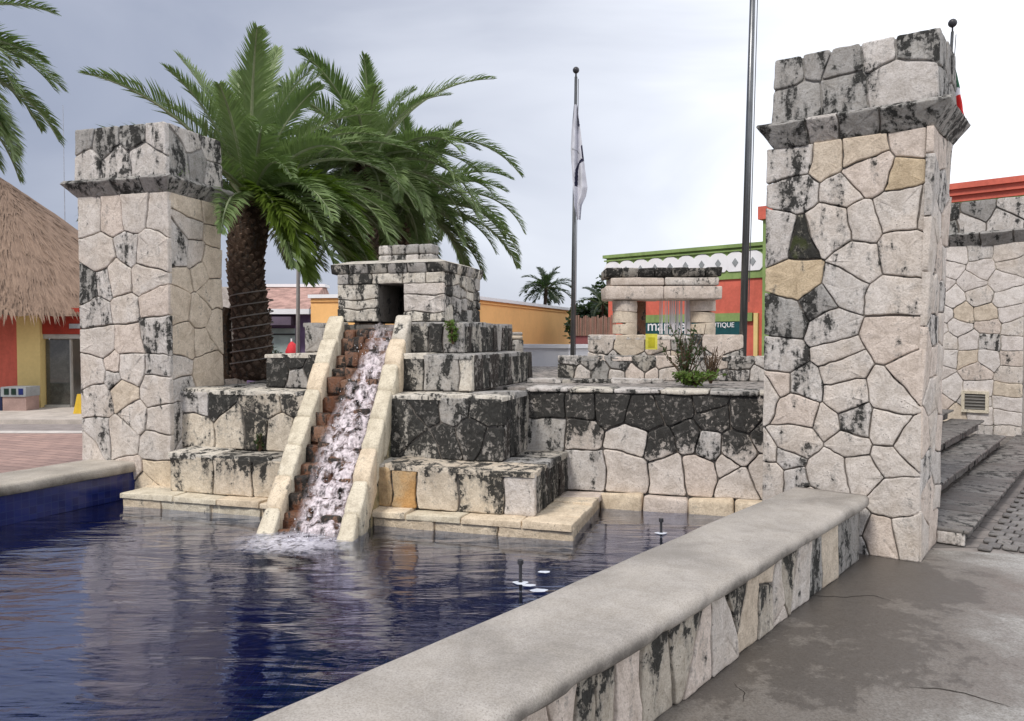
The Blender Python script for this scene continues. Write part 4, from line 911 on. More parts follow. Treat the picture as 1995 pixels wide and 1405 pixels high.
t_ = flag_mesh('flag', [(95, 1838, 1846), (130, 1840, 1858), (180, 1842, 1869), (215, 1845, 1876), (240, 1848, 1884)], 10.9, [gcl, white_c, rcl],
          'green, white and red flag partly hidden behind the top of the right pillar', [([(1862, 178), (1872, 183)], 7, 1), ([(1866, 196), (1880, 215), (1884, 245)], 11, 2)], n=70)
def nozzle(px, py, top):
    p = PZ(px, py, WATER); t = thing('fountain_nozzle', (p.x, p.y, .01), 'short black pipe with a foam ring, ' + top[1], 'nozzle', 'fountain nozzles in the pool')
    m_ = MB(); m_.tube([(p.x, p.y, .01), (p.x, p.y, WATER + top[0])], .011, 8); m_.build('pipe', dsteel, t)
    m_ = MB(); m_.tube([(p.x, p.y, WATER + top[0] + .001), (p.x, p.y, WATER + top[0] + .03)], .02, 8); m_.build('spray_head', dsteel, t)
    m_ = MB(); z = WATER + .012
    n = 24
    for k in range(n):
        a, b = 2 * math.pi * k / n, 2 * math.pi * (k + 1) / n; m_.add([(p.x + r * math.cos(c_) * (1 + .2 * math.sin(3 * c_)), p.y + r * .8 * math.sin(c_), z + h_) for c_, r, h_ in ((a, .018, 0), (a, .05, -.006), (b, .05, -.006), (b, .018, 0))], [(0, 1, 2, 3)])
    m_.build('foam_ring', flat_mat('nozzle foam', (.62, .66, .74), .4), t)
nozzle(1014, 1137, (.13, 'the nearer one by the coping')); nozzle(1288, 1040, (.10, 'the farther one near the black wall'))
fp = MB()
for (px, py, r) in ((1050, 1150, .035), (1060, 1114, .03), (1030, 1140, .03)):
    p = PZ(px, py, WATER + .012); n = 14; fp.add([(p.x, p.y, p.z + .002)] + [(p.x + r * 1.7 * math.cos(6.283 * k / n) * R.uniform(.7, 1.1), p.y + r * math.sin(6.283 * k / n) * R.uniform(.7, 1.1), p.z) for k in range(n)], [(0, 1 + k, 1 + (k + 1) % n) for k in range(n)])
tag(fp.build('foam_patches', flat_mat('floating foam', (.66, .70, .78), .4)), 'small white patches of foam floating beside the near nozzle', 'foam', kind='stuff')

# ---------------------------------------------------------------- palms
def leaf_mat(name, lo, hi):
    m, t, b, o = newmat(name); g = G(t); P = g.pos(); rnd = g.n('ShaderNodeObjectInfo').outputs['Random']
    col = g.mix(g.m('ADD', g.m('MULTIPLY', rnd, .6), g.m('MULTIPLY', g.noise(P, 6, 3), .4)), lo, hi); t.links.new(col, b.inputs['Base Color']); b.inputs['Roughness'].default_value = .42; b.inputs['Specular IOR Level'].default_value = .5
    tl = g.n('ShaderNodeBsdfTranslucent', {'Color': g.mix(.5, col, (.10, .20, .02))}); ms = g.n('ShaderNodeMixShader', {0: .35, 1: b.outputs[0], 2: tl.outputs[0]}); t.links.new(ms.outputs[0], o.inputs[0]); return m
LEAF = leaf_mat('palm leaf', (.14, .21, .075), (.27, .35, .15)); LEAFY = leaf_mat('yellow green palm leaf', (.11, .17, .02), (.17, .24, .04)); RACH = flat_mat('palm rib', (.30, .34, .20), .5); RACHD = flat_mat('far palm rib', (.10, .12, .06), .6)
LEAFD = leaf_mat('far palm leaf', (.020, .035, .022), (.04, .06, .035))
def frond_mesh(e0_, droop, L, seed, npair=78, ll=.36, lw_=.020, mats=None, up=.35):
    r = random.Random(seed); N_ = 26; pts = [Vector((0, 0, 0))]; dirs = []; side = r.uniform(-.25, .25)
    for k in range(N_):
        t = (k + .5) / N_; a = math.radians(e0_ - droop * t ** 1.35); d = Vector((math.cos(a), side * t, math.sin(a))).normalized(); dirs.append(d); pts.append(pts[-1] + d * (L / N_))
    m = MB(); m.tube(pts, [.028 * (1 - k / N_) ** .8 + .004 for k in range(N_ + 1)], 5, 1, False)
    tw = r.uniform(-.5, .5)
    for i in range(npair):
        t = .10 + .90 * i / (npair - 1); k = min(N_ - 1, int(t * N_)); fr = t * N_ - k; p = pts[k].lerp(pts[min(N_, k + 1)], min(1, fr)); d = dirs[k]
        s = d.cross(Vector((0, 0, 1)));
        if s.length < .05: s = Vector((0, 1, 0))
        s.normalize(); n = s.cross(d).normalized(); an = tw * t; s, n = s * math.cos(an) + n * math.sin(an), n * math.cos(an) - s * math.sin(an)
        ln = ll * (math.sin(math.pi * min(1, (t * .86 + .14))) ** .55 * .85 + .18) * (.35 + .65 * min(1, t * 4))
        fwd = math.radians(lerp(62, 24, t))
        for sg_ in (-1, 1):
            l_ = ln * r.uniform(.85, 1.1); v_ = (s * sg_ * math.sin(fwd) + d * math.cos(fwd) + n * (up + r.uniform(-.18, .18))).normalized()
            w_ = n.cross(v_).normalized() * lw_ * .5 + n * lw_ * .3 * r.uniform(-1, 1); mid = p + v_ * l_ * .5; v2 = (v_ - Vector((0, 0, .35)) + d * .1).normalized(); tip = mid + v2 * l_ * .52
            m.add([p - w_ * .6, p + w_ * .6, mid + w_, mid - w_, tip], [(0, 1, 2, 3), (3, 2, 4)], 0)
    me = bpy.data.meshes.new('frond'); me.from_pydata([tuple(v) for v in m.v], [], m.f); me.polygons.foreach_set('material_index', m.m)
    for x in mats: me.materials.append(x)
    me.update(); return me
def palm(label, base, ztop, r0, r1, fronds, L, seed, mats=(None,), bulge=0, npair=96, ll=.37, lwid=.021, trunk_mat=None, boots=True, extra=(), group=None, kmul=1.0, lowe=-38):
    r = random.Random(seed); t = thing('palm_tree', base, label, 'palm tree', group); H = ztop - base[2]; m = MB(); nn = 26
    pts = [(base[0] + .04 * math.sin(k * .3), base[1], base[2] + H * k / nn) for k in range(nn + 1)]
    rd = [lerp(r0, r1, k / nn) * (1 + .03 * math.sin(k * 1.7)) + (bulge * max(0, 1 - abs(k / nn - .85) / .2)) for k in range(nn + 1)]
    m.tube(pts, rd, 18); m.build('trunk', trunk_mat, t, smooth=True)
    if boots:
        b = MB(); nb_ = int(H * 150)
        for k in range(nb_):
            z = H * k / nb_; an = k * 2.39996; i = min(nn, int(z / H * nn)); rr = rd[i]; c = Vector((pts[i][0] + rr * math.cos(an) * .97, pts[i][1] + rr * math.sin(an) * .97, base[2] + z)); tn = Vector((-math.sin(an), math.cos(an), 0)); ou = Vector((math.cos(an), math.sin(an), 0)); wd = r.uniform(.035, .06); hh = r.uniform(.02, .04)
            b.add([c - tn * wd, c + tn * wd, c + tn * wd * .5 + ou * .03 + Vector((0, 0, hh)), c - tn * wd * .5 + ou * .03 + Vector((0, 0, hh)), c + Vector((0, 0, -.04)) + ou * .004, c + Vector((0, 0, hh * 1.6))], [(0, 3, 2, 1), (0, 4, 3), (1, 2, 4), (4, 2, 3), (0, 5, 3), (3, 5, 2), (2, 5, 1)])
        o = b.build('leaf_scars', SCAR, t); tag(o, kind='stuff')
    cr = Vector((pts[-1][0], pts[-1][1], ztop)); var = {}
    for k in range(fronds):
        if seed == 3 and 182 < math.degrees(k * 2.39996) % 360 < 268 and (k + .5) / fronds > .3: continue
        q = (k + .5) / fronds; e_ = lerp(86, lowe, q ** .8); bi = int(q * 12); key = bi
        if key not in var: var[key] = frond_mesh(e_, lerp(48, 82, math.sin(math.pi * min(1, q * 1.25)) if q < .8 else .2) * kmul, L * (1 if q < .6 else 1 - (q - .6) * .9), seed * 50 + bi, npair, ll, lwid, mats)
        o = bpy.data.objects.new('frond', var[key]); az = k * 2.39996 + r.uniform(-.25, .25); s = r.uniform(.86, 1.08) * (1 if q > .12 else .8)
        put(o, cr + Vector((math.cos(az) * .08, math.sin(az) * .08, r.uniform(-.12, .05))), t); o.rotation_euler = (r.uniform(-.12, .12), 0, az); o.scale = (s, s, s)
    for (az, e_, dr, Lx, mm) in extra:
        o = bpy.data.objects.new('frond', frond_mesh(e_, dr, Lx, int(az * 7) + seed, npair, ll * (1.25 if mm is LEAFY else 1), lwid * (1.6 if mm is LEAFY else 1), (mm, RACH))); put(o, cr + Vector((0, 0, -.05)), t); o.rotation_euler = (0, 0, math.radians(az))
    return t
BARK = stone_mat('palm bark', (.075, .048, .035), (.10, .065, .045), .45, rough=.95, bump=1.6, scale=3); SCAR = flat_mat('palm leaf scars', (.17, .12, .09), .9, .45, 9)
py1 = 9.9; p1 = PD(487, 742, py1); p1.z = 1.287
# fronds placed as in the photograph: (azimuth deg: 0 = right, 90 = away, 180 = left, 270 = towards the viewer)
ex = [(174, 60, 118, 2.45, LEAF), (178, 34, 92, 2.5, LEAF), (165, 25, 80, 2.4, LEAF), (150, 45, 80, 2.6, LEAF), (100, 82, 22, 2.35, LEAF), (150, 70, 25, 2.4, LEAF), (60, 78, 30, 2.3, LEAF),  (130, 74, 30, 2.3, LEAF), (20, 80, 40, 2.1, LEAF), (330, 20, 90, 2.0, LEAF), (300, 15, 95, 1.5, LEAFY), (335, 30, 110, 1.9, LEAFY), (5, 48, 115, 2.5, LEAF), (350, 25, 110, 2.4, LEAF), (320, -15, 60, 1.7, LEAFY), (345, 5, 80, 2.0, LEAFY), (335, -5, 70, 1.9, LEAFY), (310, 5, 85, 1.7, LEAFY), (0, -10, 60, 1.9, LEAFY)]
palm('front date palm, its thick dark trunk wound in pale wire, left of the pyramid', p1, PD(487, 388, py1).z, .235, .21, 66, 2.2, 3, (LEAF, RACH), .03, trunk_mat=BARK, extra=ex, kmul=.9, lowe=-22)
p2 = V3(XY(715, 11.8), 1.287)
palm('date palm behind the hut roof, its crown leaning right against bright sky', p2, PD(705, 318, 11.8).z, .22, .2, 52, 1.98, 5, (LEAF, RACH), trunk_mat=BARK, extra=[(0, 35, 90, 2.6, LEAF), (10, 62, 60, 2.5, LEAF), (345, 15, 95, 2.2, LEAF)])
p3 = V3(XY(800, 13.6), 1.287)
palm('lowest date palm of the clump, fronds drooping over the right side of the hut', p3, PD(800, 400, 13.6).z, .22, .2, 50, 2.1, 9, (LEAF, RACH), trunk_mat=BARK, extra=[(0, 30, 100, 2.3, LEAF), (340, 10, 80, 2.3, LEAF)])
p4 = V3(XY(-230, 8.6), .004)
palm('date palm at the left picture edge, only its drooping frond tips in view', p4, PD(-230, 90, 8.6).z, .22, .2, 46, 2.0, 13, (LEAF, RACH), trunk_mat=BARK, extra=[(350, 20, 95, 1.9, LEAF), (0, 0, 80, 1.8, LEAF), (5, -12, 65, 1.9, LEAF), (20, -20, 60, 1.9, LEAF), (10, 25, 60, 1.75, LEAF)])
m_ = MB(); pw = XY(441, 9.9); m_.tube([(pw[0], pw[1], 1.287), (pw[0] - .03, pw[1], 2.0), (pw[0] + .02, pw[1], PD(441, 600, 9.9).z)], [.09, .085, .08], 10)
tt = thing('bare_tree', (pw[0], pw[1], 1.287), 'slim black trunk squeezed between left pillar and front palm', 'tree'); m_.build('trunk', BARK, tt)
# wires round the front trunk
wr = MB(); zt_ = 1.35
wr_p = []
for k in range(0, 7 * 24):
    a = k / 24 * 2 * math.pi; z = 1.42 + k / (7 * 24) * 1.0; rr = .266; wr_p.append((p1.x + .03 + rr * math.cos(a), p1.y + rr * math.sin(a), z + .02 * math.sin(a + 1)))
wr.tube(wr_p, .008, 5); tag(wr.build('string_light', flat_mat('pale wire', (.30, .27, .25), .6)), 'pale wire of a light string wound round the front palm trunk', 'wire')

# ---------------------------------------------------------------- small plants
GRN = leaf_mat('bright leaf', (.10, .17, .03), (.18, .26, .06)); DKG = leaf_mat('dark leaf', (.03, .05, .02), (.06, .09, .03)); TWIG = flat_mat('twig', (.10, .065, .04), .8)
def plant(name, label, base, h, spread, stems, leaves, ls, mats, seed, cat='plant', bare=0, wl=.35):
    r = random.Random(seed); t = thing(name, base, label, cat); st = MB(); lf = MB(); B = Vector(base)
    for k in range(stems):
        az = r.uniform(0, 6.28); d = Vector((math.cos(az), math.sin(az), 0)) * spread * r.uniform(.1, 1); hh = h * r.uniform(.5, 1); pts = [B + d * .1 * r.random()]
        for j in range(1, 6): q = j / 5; pts.append(B + d * q + Vector((r.uniform(-.02, .02), r.uniform(-.02, .02), hh * q ** .8)))
        st.tube(pts, [.009 * (1 - j / 7) for j in range(6)], 4, 0, False)
        if k < bare: continue
        for j in range(leaves):
            q = r.uniform(.15, 1); i = min(4, int(q * 5)); p = pts[i].lerp(pts[i + 1], q * 5 - i); a = Vector((r.gauss(0, 1), r.gauss(0, 1), r.gauss(.25, .7))).normalized(); l_ = ls * r.uniform(.6, 1.3); s = a.cross(Vector((r.gauss(0, 1), r.gauss(0, 1), r.gauss(0, 1)))).normalized() * l_ * wl * .5
            lf.add([p, p + a * l_ * .5 + s, p + a * l_, p + a * l_ * .5 - s], [(0, 1, 2, 3)])
    st.build('stems', TWIG, t)
    if lf.v: tag(lf.build('foliage', mats, t), kind='stuff')
    return t
plant('shrub', 'spindly dark green shrub growing on the terrace before the yellow sign', V3(XY(1335, 8.3), 1.31), .68, .30, 26, 22, .055, DKG, 3, 'shrub', 5, .4)
plant('shrub', 'low bright green creeping plant at the foot of the spindly shrub', V3(XY(1350, 8.15), 1.31), .15, .36, 40, 16, .06, GRN, 4, 'plant', 0, .5)
plant('dry_shrub', 'dry brown twiggy shrub right of the green one', V3(XY(1385, 8.5), 1.31), .42, .22, 26, 3, .03, TWIG, 6, 'shrub', 0)
fpx = rside(1.42, 1.25, 1.66).px(888, 684); q_ = front(1.42, 3.22, 1.25, 1.66).px(886, 655); gp = front(1.42, 3.22, 1.25, 1.66).at(q_[0], q_[1] - .08, .05)
plant('fern', 'bright green tuft growing from a joint beside the hut', gp, .26, .07, 16, 22, .045, GRN, 8, 'fern', 0, .4)
q_ = front(.78, 4.3, .57, .682).px(512, 880); gp = front(.78, 4.3, .57, .682).at(q_[0], q_[1] + .01, .05)
plant('weed', 'small dark weed rooted in the wall left of the cascade ramp', gp, .2, .05, 10, 16, .04, DKG, 9, 'weed', 0, .4)
plant('shrub', 'dark leafy plant in front of the purple shop, right of the palm trunk', V3(XY(540, 10.0), 1.287), .42, .2, 14, 30, .07, DKG, 15, 'shrub', 0, .3)

# ---------------------------------------------------------------- background buildings
RED = flat_mat('coral red plaster', (.62, .145, .10), .8, .12, 1, dirt=.25); GREEN = flat_mat('lime green plaster', (.24, .34, .12), .8, .12, 1, dirt=.3); WHITE = flat_mat('white painted plaster', (.84, .84, .86), .7, .02, 2, dirt=.08)
GREYP = flat_mat('grey paint', (.30, .32, .33), .7); YEL = flat_mat('pale yellow plaster', (.72, .56, .24), .8, .06, 1); ORANGE = flat_mat('orange plaster', (.92, .53, .21), .8, .05, .8); PURP = flat_mat('purple plaster', (.20, .14, .26), .8, .1, 1)
GLASS = flat_mat('dark shop glass', (.035, .035, .032), .08, .3, 2, 0, 0, .6); FRAME = flat_mat('window frame', (.35, .34, .31), .5); DRED = flat_mat('dark red plaster', (.30, .035, .02), .8); TEAL = flat_mat('dark teal sign board', (.012, .075, .085), .5)
P1 = Vector(XY(1995, 20.5)); P2 = Vector(XY(1488, 25.3)); Fd = (P1 - P2).normalized(); FX = Vector((Fd.x, Fd.y, 0)); FN = FX.cross(Vector((0, 0, 1))); FB = -FN
P3 = Vector(XY(1185, 29.5)); P0 = P2 + Fd * 16
bl = thing('shop_building', V3(P2, 0), 'red shop building with green parapet, white scalloped frieze and boutique sign', 'building')
ff = Face(V3(P3, 0), FX)
def fbox(nm, a0, a1, b0, b1, d0, d1, mt, par=bl, F=ff):
    q = [F.at(a0, b0, d1), F.at(a1, b0, d1), F.at(a1, b0, d0), F.at(a0, b0, d0), F.at(a0, b1, d1), F.at(a1, b1, d1), F.at(a1, b1, d0), F.at(a0, b1, d0)]; m_ = MB(); m_.hexa(q); return m_.build(nm, mt, par)
L3 = (P2 - P3).length; LT = L3 + 16
zlow = ff.px(1485, 472)[1]; zpar = ff.px(1485, 541)[1]
fbox('wall', 0, L3, .01, zpar, -6, 0, RED); par_ = fbox('parapet', -.05, L3 - .01, zpar + .002, zlow - .12, -6, .06, GREEN); fbox('parapet_moulding', -.15, L3 - .01, zlow - .118, zlow, -6, .18, GREEN, par_)
fbox('parapet_moulding', -.12, L3 - .01, zlow - .24, zlow - .19, .06, .13, GREEN, par_)
za, zb = ff.px(1485, 535)[1], ff.px(1485, 482)[1]; zm = (za + zb) / 2; rr_ = .40; npd = int(L3 / .62) + 1
for k in range(npd):
    a = .25 + k * .62
    if a > L3 - .25: break
    m_ = MB(); n = 20; d0 = .062; d1 = .10 + (k % 2) * .006
    pts = [(a + rr_ * math.cos(6.2832 * j / n), zm + rr_ * .92 * math.sin(6.2832 * j / n)) for j in range(n)]; pts = [(x, max(y, zm - .30)) for x, y in pts]
    v = [ff.at(x, y, d0) for x, y in pts] + [ff.at(x, y, d1) for x, y in pts]; f = [(j, (j + 1) % n, n + (j + 1) % n, n + j) for j in range(n)] + [tuple(range(n, 2 * n))]; m_.add(v, f)
    rg_ = m_.build('frieze_disc', WHITE, par_)
    m_ = MB(); pts = [(a - .11, zm), (a, zm - .15), (a + .11, zm), (a, zm + .15)]; v = [ff.at(x, y, d1 + .001) for x, y in pts] + [ff.at(x, y, d1 + .02) for x, y in pts]; m_.add(v, [(0, 1, 5, 4), (1, 2, 6, 5), (2, 3, 7, 6), (3, 0, 4, 7), (4, 5, 6, 7)]); m_.build('frieze_diamond', GREYP, par_)
# taller right part
ztall = ff.px(1488, 405)[1]
fbox('tall_wall', L3 + .5, LT, .01, ztall - .5, -6, .0, RED); fbox('pilaster', L3, L3 + .48, .012, ztall - .42, -1, .22, GREEN); fbox('pilaster_cap', L3 - .12, L3 + .5, ztall - .418, ztall, -1, .34, DRED if False else RED)
fbox('green_band', L3 + .5, LT, ztall - .70, ztall - .502, .002, .16, GREEN)
for k in range(3): fbox('cornice_moulding', L3 + .5, LT, ztall - .498 + k * .166, ztall - .498 + (k + 1) * .166 - .006, -6, .18 + k * .09, RED)
# ground floor: sign bands, frames
sa, sb_ = ff.px(1250, 650)[0], ff.px(1440, 650)[0]; zs0, zs1 = ff.px(1330, 655)[1], ff.px(1330, 628)[1]
fbox('sign_surround', sa - .4, sb_ + .5, zs1 + .002, zs1 + .28, .002, .12, GREEN); sgb = fbox('sign_board', sa - .2, sb_ + .1, zs0 - .05, zs1, .002, .10, TEAL)
fbox('shopfront', sa, sb_ + .1, .05, zs0 - .3, .002, .05, GLASS); fbox('awning_strip', sa, sb_ + .1, zs0 - .22, zs0 - .06, .002, .14, GREYP)
fbox('door_frame', ff.px(1471, 640)[0], ff.px(1479, 640)[0], .02, ff.px(1475, 610)[1], .002, .12, YEL)
for k in range(5): a = lerp(sa, sb_, k / 4); fbox('mullion', a - .03, a + .03, .05, zs0 - .3, .052, .08, FRAME)
def text(s, F, a, b, size, d, mt, par, name='lettering', ext=.01):
    cu = bpy.data.curves.new(name, 'FONT'); cu.body = s; cu.size = size; cu.extrude = ext; ob = bpy.data.objects.new('tmp', cu); COL.objects.link(ob); dg = bpy.context.evaluated_depsgraph_get(); me = bpy.data.meshes.new_from_object(ob.evaluated_get(dg)); bpy.data.objects.remove(ob)
    v = [F.at(a + p.co.x, b + p.co.y, d + p.co.z) for p in me.vertices]; f = [tuple(p.vertices) for p in me.polygons]; return mesh(name, v, f, mt, par)
a0, b0 = ff.px(1264, 648); a1, _ = ff.px(1342, 648)
text('marine', ff, a0, b0 + .06, (a1 - a0) / 2.9 * 1.0, .115, WHITE, sgb)
a0, b0 = ff.px(1374, 641); a1, _ = ff.px(1438, 641)
text('BOUTIQUE', ff, a0, b0 + .05, (a1 - a0) / 5.6 * 1.05, .115, WHITE, sgb)
# orange building
ob_ = thing('orange_building', V3(XY(700, 25), 0), 'long plain orange building with white roof edge behind the pyramid', 'building')
a, b, c_2 = Vector(XY(606, 26)), Vector(XY(880, 25)), Vector(XY(1118, 38)); zt_ = PD(880, 571, 25).z
for (p, q, nm) in ((a, b, 'front_wall'), (b, c_2, 'side_wall')):
    X = (q - p).normalized(); F = Face(V3(p, 0), (X.x, X.y, 0)); L_ = (q - p).length; fbox(nm, .0, L_, .01, zt_ - .12, -.3, 0, ORANGE, ob_, F); fbox('roof_edge', -.05, L_ + .05, zt_ - .118, zt_, -.35, .12, WHITE, ob_, F); fbox('roof_moulding', 0, L_, zt_ - .24, zt_ - .20, .001, .05, ORANGE, ob_, F)
m_ = MB(); q = [a + Vector((.1, .32)), b + Vector((.2, .5)), c_2 + Vector((-.2, .3)), Vector((a.x, 40))]; m_.prism(q, q, zt_ - .2, zt_ - .13); m_.build('roof', flat_mat('flat roof', (.3, .28, .26)), ob_)
# purple shop
ps = thing('purple_shop', V3(XY(520, 28), 0), 'purple shop with pinkish sloping roof and white eave, seen beside the palm trunk', 'building')
F = Face(V3(XY(420, 28), 0), (1, 0, 0)); z1_, z2_ = PD(500, 613, 28).z, PD(500, 603, 28).z; Lp = XY(612, 28)[0] - XY(420, 28)[0]
fbox('wall', 0, Lp, .01, z1_, -5, 0, PURP, ps, F); fbox('eave', -.3, Lp - .05, z1_ + .002, z2_, -5, .5, WHITE, ps, F)
m_ = MB(); zr = PD(500, 561, 31).z; A_ = F.at(-.3, z2_ + .003, .5); B_ = F.at(Lp - .05, z2_ + .003, .5); m_.hexa([A_, B_, F.at(Lp - .05, z2_ + .003, -4), F.at(-.3, z2_ + .003, -4), F.at(-.1, zr, -2.6), F.at(Lp - .3, zr, -2.6), F.at(Lp - .3, zr, -3.2), F.at(-.1, zr, -3.2)]); m_.build('roof', flat_mat('pink tile roof', (.42, .26, .22), .8, .25, 3), ps)
fbox('roof_ridge', -.2, Lp - .2, zr + .002, zr + .12, -3.3, -2.5, WHITE, ps, F)
w_ = fbox('shop_window', F.px(516, 680)[0], F.px(576, 680)[0], .9, F.px(540, 640)[1], .002, .05, flat_mat('pale shop window', (.42, .50, .48), .3), ps, F)
fbox('window_bar', F.px(516, 680)[0], F.px(576, 680)[0], F.px(540, 653)[1], F.px(540, 650)[1], .052, .09, dsteel, w_, F); fbox('awning', F.px(505, 630)[0], F.px(576, 630)[0], F.px(540, 634)[1], F.px(540, 618)[1], .002, .6, flat_mat('grey violet awning', (.13, .10, .14)), ps, F)
fbox('downpipe', F.px(581, 640)[0], F.px(584, 640)[0], .01, F.px(584, 625)[1], .002, .06, WHITE, ps, F)
p = PD(568, 686, 20); rt = thing('parasol', (p.x, 20, 0), 'small bright red folded parasol in front of the purple shop', 'parasol'); m_ = MB(); m_.tube([(p.x, 20, .0), (p.x, 20, p.z + .35)], .02, 6); m_.build('pole', WHITE, rt); m_ = MB(); m_.tube([(p.x, 20, p.z - .2), (p.x, 20, p.z), (p.x + .02, 20, p.z + .2), (p.x, 20, p.z + .28)], [.10, .16, .10, .01], 10); m_.build('canopy', flat_mat('red canvas', (.6, .04, .05)), rt, smooth=True)
# white boundary wall
ww = thing('white_wall', V3(XY(1030, 15), 0), 'plain whitewashed wall behind the pyramid, below the orange building', 'wall')
a, b, c_2 = Vector(XY(930, 16.5)), Vector(XY(1108, 15.2)), Vector(XY(1230, 16.0)); ztw = PD(1110, 671, 15.2).z
for (p, q) in ((a, b), (b, c_2)): X = (q - p).normalized(); F = Face(V3(p, 0), (X.x, X.y, 0)); fbox('wall_panel', 0, (q - p).length, .01, ztw - .08, -.2, 0, WHITE, ww, F); fbox('wall_cap', -.03, (q - p).length + .03, ztw - .078, ztw, -.25, .05, WHITE, ww, F)
# brown fence and far greenery
fn_ = thing('reed_fence', V3(XY(1155, 24), 0), 'brown reed fence with maroon base between orange and red buildings', 'fence')
xa, xb = XY(1112, 24)[0], XY(1200, 24)[0]; zf = PD(1150, 617, 24).z; zf0 = PD(1150, 655, 24).z
m_ = MB(); m_.box(((xa + xb) / 2, 24.1, .01), (xb - xa, .15, zf0)); m_.build('fence_base', flat_mat('maroon plaster', (.22, .07, .07)), fn_)
n = 26
for k in range(n):
    x0 = lerp(xa, xb, k / n); m_ = MB(); m_.tube([(x0 + .025, 24, zf0 + .012), (x0 + .025 + R.uniform(-.01, .01), 24, zf + R.uniform(-.05, .05))], .026, 6); m_.build('reed', flat_mat('reed %d' % (k % 3), (.24 + .03 * (k % 3), .16, .12)) if k < 3 else bpy.data.materials['reed %d' % (k % 3)], fn_)
def bush(label, px, y, w_, h, zb, seed, n=2600, ls=.26, name='tree'):
    r = random.Random(seed); x = XY(px, y)[0]; t = thing(name, (x, y, 0), label, 'tree'); m = MB(); m.tube([(x, y, 0), (x + .05, y, zb + h * .5)], [.12, .05], 6); m.build('trunk', BARK, t); l = MB()
    cl = [(x + r.uniform(-.5, .5) * w_, y + r.uniform(-.4, .4) * w_, zb + h * r.uniform(.42, .8), r.uniform(.2, .38) * w_) for _ in range(9)]
    for k in range(n):
        c = r.choice(cl); d = Vector((r.gauss(0, 1), r.gauss(0, 1), r.gauss(0, 1))).normalized() * c[3] * r.uniform(.5, 1.05); d.z *= h / w_; p = Vector(c[:3]) + d; a = Vector((r.gauss(0, 1), r.gauss(0, 1), r.gauss(0, .6))).normalized() * ls * r.uniform(.6, 1.2); s = a.cross(Vector((r.gauss(0, 1), r.gauss(0, 1), 1))).normalized() * ls * .3; l.add([p, p + a * .5 + s, p + a, p + a * .5 - s], [(0, 1, 2, 3)])
    tag(l.build('crown', LEAFD if n != 901 else LEAFD, t), kind='stuff')
bush('dark round tree showing over the reed fence beside the flagpole', 1146, 34, 1.7, 2.2, 1.0, 3)
bush('dark tree half hidden behind the gateway cornice', 1190, 36, 1.4, 2.9, 1.4, 5)
palm('small coconut palm silhouette above the orange roof', V3(XY(1062, 44), 0), PD(1060, 560, 44).z, .12, .1, 22, 1.7, 21, (LEAFD, RACHD), trunk_mat=BARK, boots=False, npair=34, ll=.5, lwid=.05)
palm('young palm behind the left end of the gateway cornice', V3(XY(1172, 33), 0), PD(1172, 590, 33).z, .08, .07, 12, 1.3, 23, (LEAFD, RACHD), trunk_mat=BARK, boots=False, npair=30, ll=.35, lwid=.04)

# thatched shop at the left
px_ = Vector((-14.9, 22.5)); th = thing('thatched_shop', (px_.x, px_.y, 0), 'shop under a conical palm thatch roof, red and yellow walls, at the left', 'building')
zE, zA, rad = PD(80, 612, 18.6).z, PD(-40, 346, 22.5).z, 5.4
THA = None
def thatch_mat():
    m, t, b, o = newmat('dry palm thatch'); g = G(t); P = g.pos(); rel = g.n('ShaderNodeVectorMath', {0: P, 1: (px_.x, px_.y, 0)}, operation='SUBTRACT').outputs[0]; sp = g.n('ShaderNodeSeparateXYZ', {0: rel})
    an = g.m('ARCTAN2', sp.outputs[1], sp.outputs[0]); v = g.n('ShaderNodeCombineXYZ', {0: g.m('MULTIPLY', an, 60), 1: g.m('MULTIPLY', sp.outputs[2], 3.0)}).outputs[0]
    n1 = g.noise(v, 1.0, 6, .7); n2 = g.noise(P, 1.2, 5); col = g.mix(g.ramp(n1, .3, .7), (.18, .12, .085), (.31, .215, .155)); col = g.mul(.6, col, g.mix(n2, (.7, .7, .7), (1.2, 1.2, 1.2)))
    t.links.new(col, b.inputs['Base Color']); b.inputs['Roughness'].default_value = .95; t.links.new(g.bump(n1, .8, .06), b.inputs['Normal']); return m
THA = thatch_mat(); v = []; f = []; nA, nR = 96, 22
for j in range(nR + 1):
    q = j / nR; r = rad * q; z = lerp(zA, zE, q ** 1.06)
    for i in range(nA): a = 2 * math.pi * i / nA; k = 1 + .012 * noise.noise(Vector((math.cos(a) * 9, math.sin(a) * 9, q * 12))); v.append((px_.x + r * k * math.cos(a), px_.y + r * k * math.sin(a), z + .05 * noise.noise(Vector((math.cos(a) * 14, math.sin(a) * 14, q * 9))) - (.05 if j == nR else 0)))
for j in range(nR):
    for i in range(nA): k = (i + 1) % nA; f.append((j * nA + i, (j + 1) * nA + i, (j + 1) * nA + k, j * nA + k))
rf_ = mesh('roof', v, f, THA, th, None, True)
st = MB()
for k in range(3200):
    a = R.uniform(math.pi, 2 * math.pi); q = 1.0 - abs(R.gauss(0, .10)) if k % 2 else R.random(); q = max(.05, q); r = rad * q; z = lerp(zA, zE, q ** 1.06) + .03; l = R.uniform(.25, .55); o_ = Vector((math.cos(a), math.sin(a), 0)); sl = (zE - zA) / rad
    d = (o_ + Vector((0, 0, sl * (1.0 if q < .9 else 1.5) + R.uniform(-.25, .1))) + Vector((-o_.y, o_.x, 0)) * R.uniform(-.25, .25)).normalized(); p = Vector((px_.x + r * o_.x, px_.y + r * o_.y, z)); s = Vector((-o_.y, o_.x, 0)) * R.uniform(.012, .035); st.add([p - s, p + s, p + d * l + Vector((0, 0, .02))], [(0, 1, 2)])
tag(st.build('thatch_strands', THA, rf_), kind='stuff')
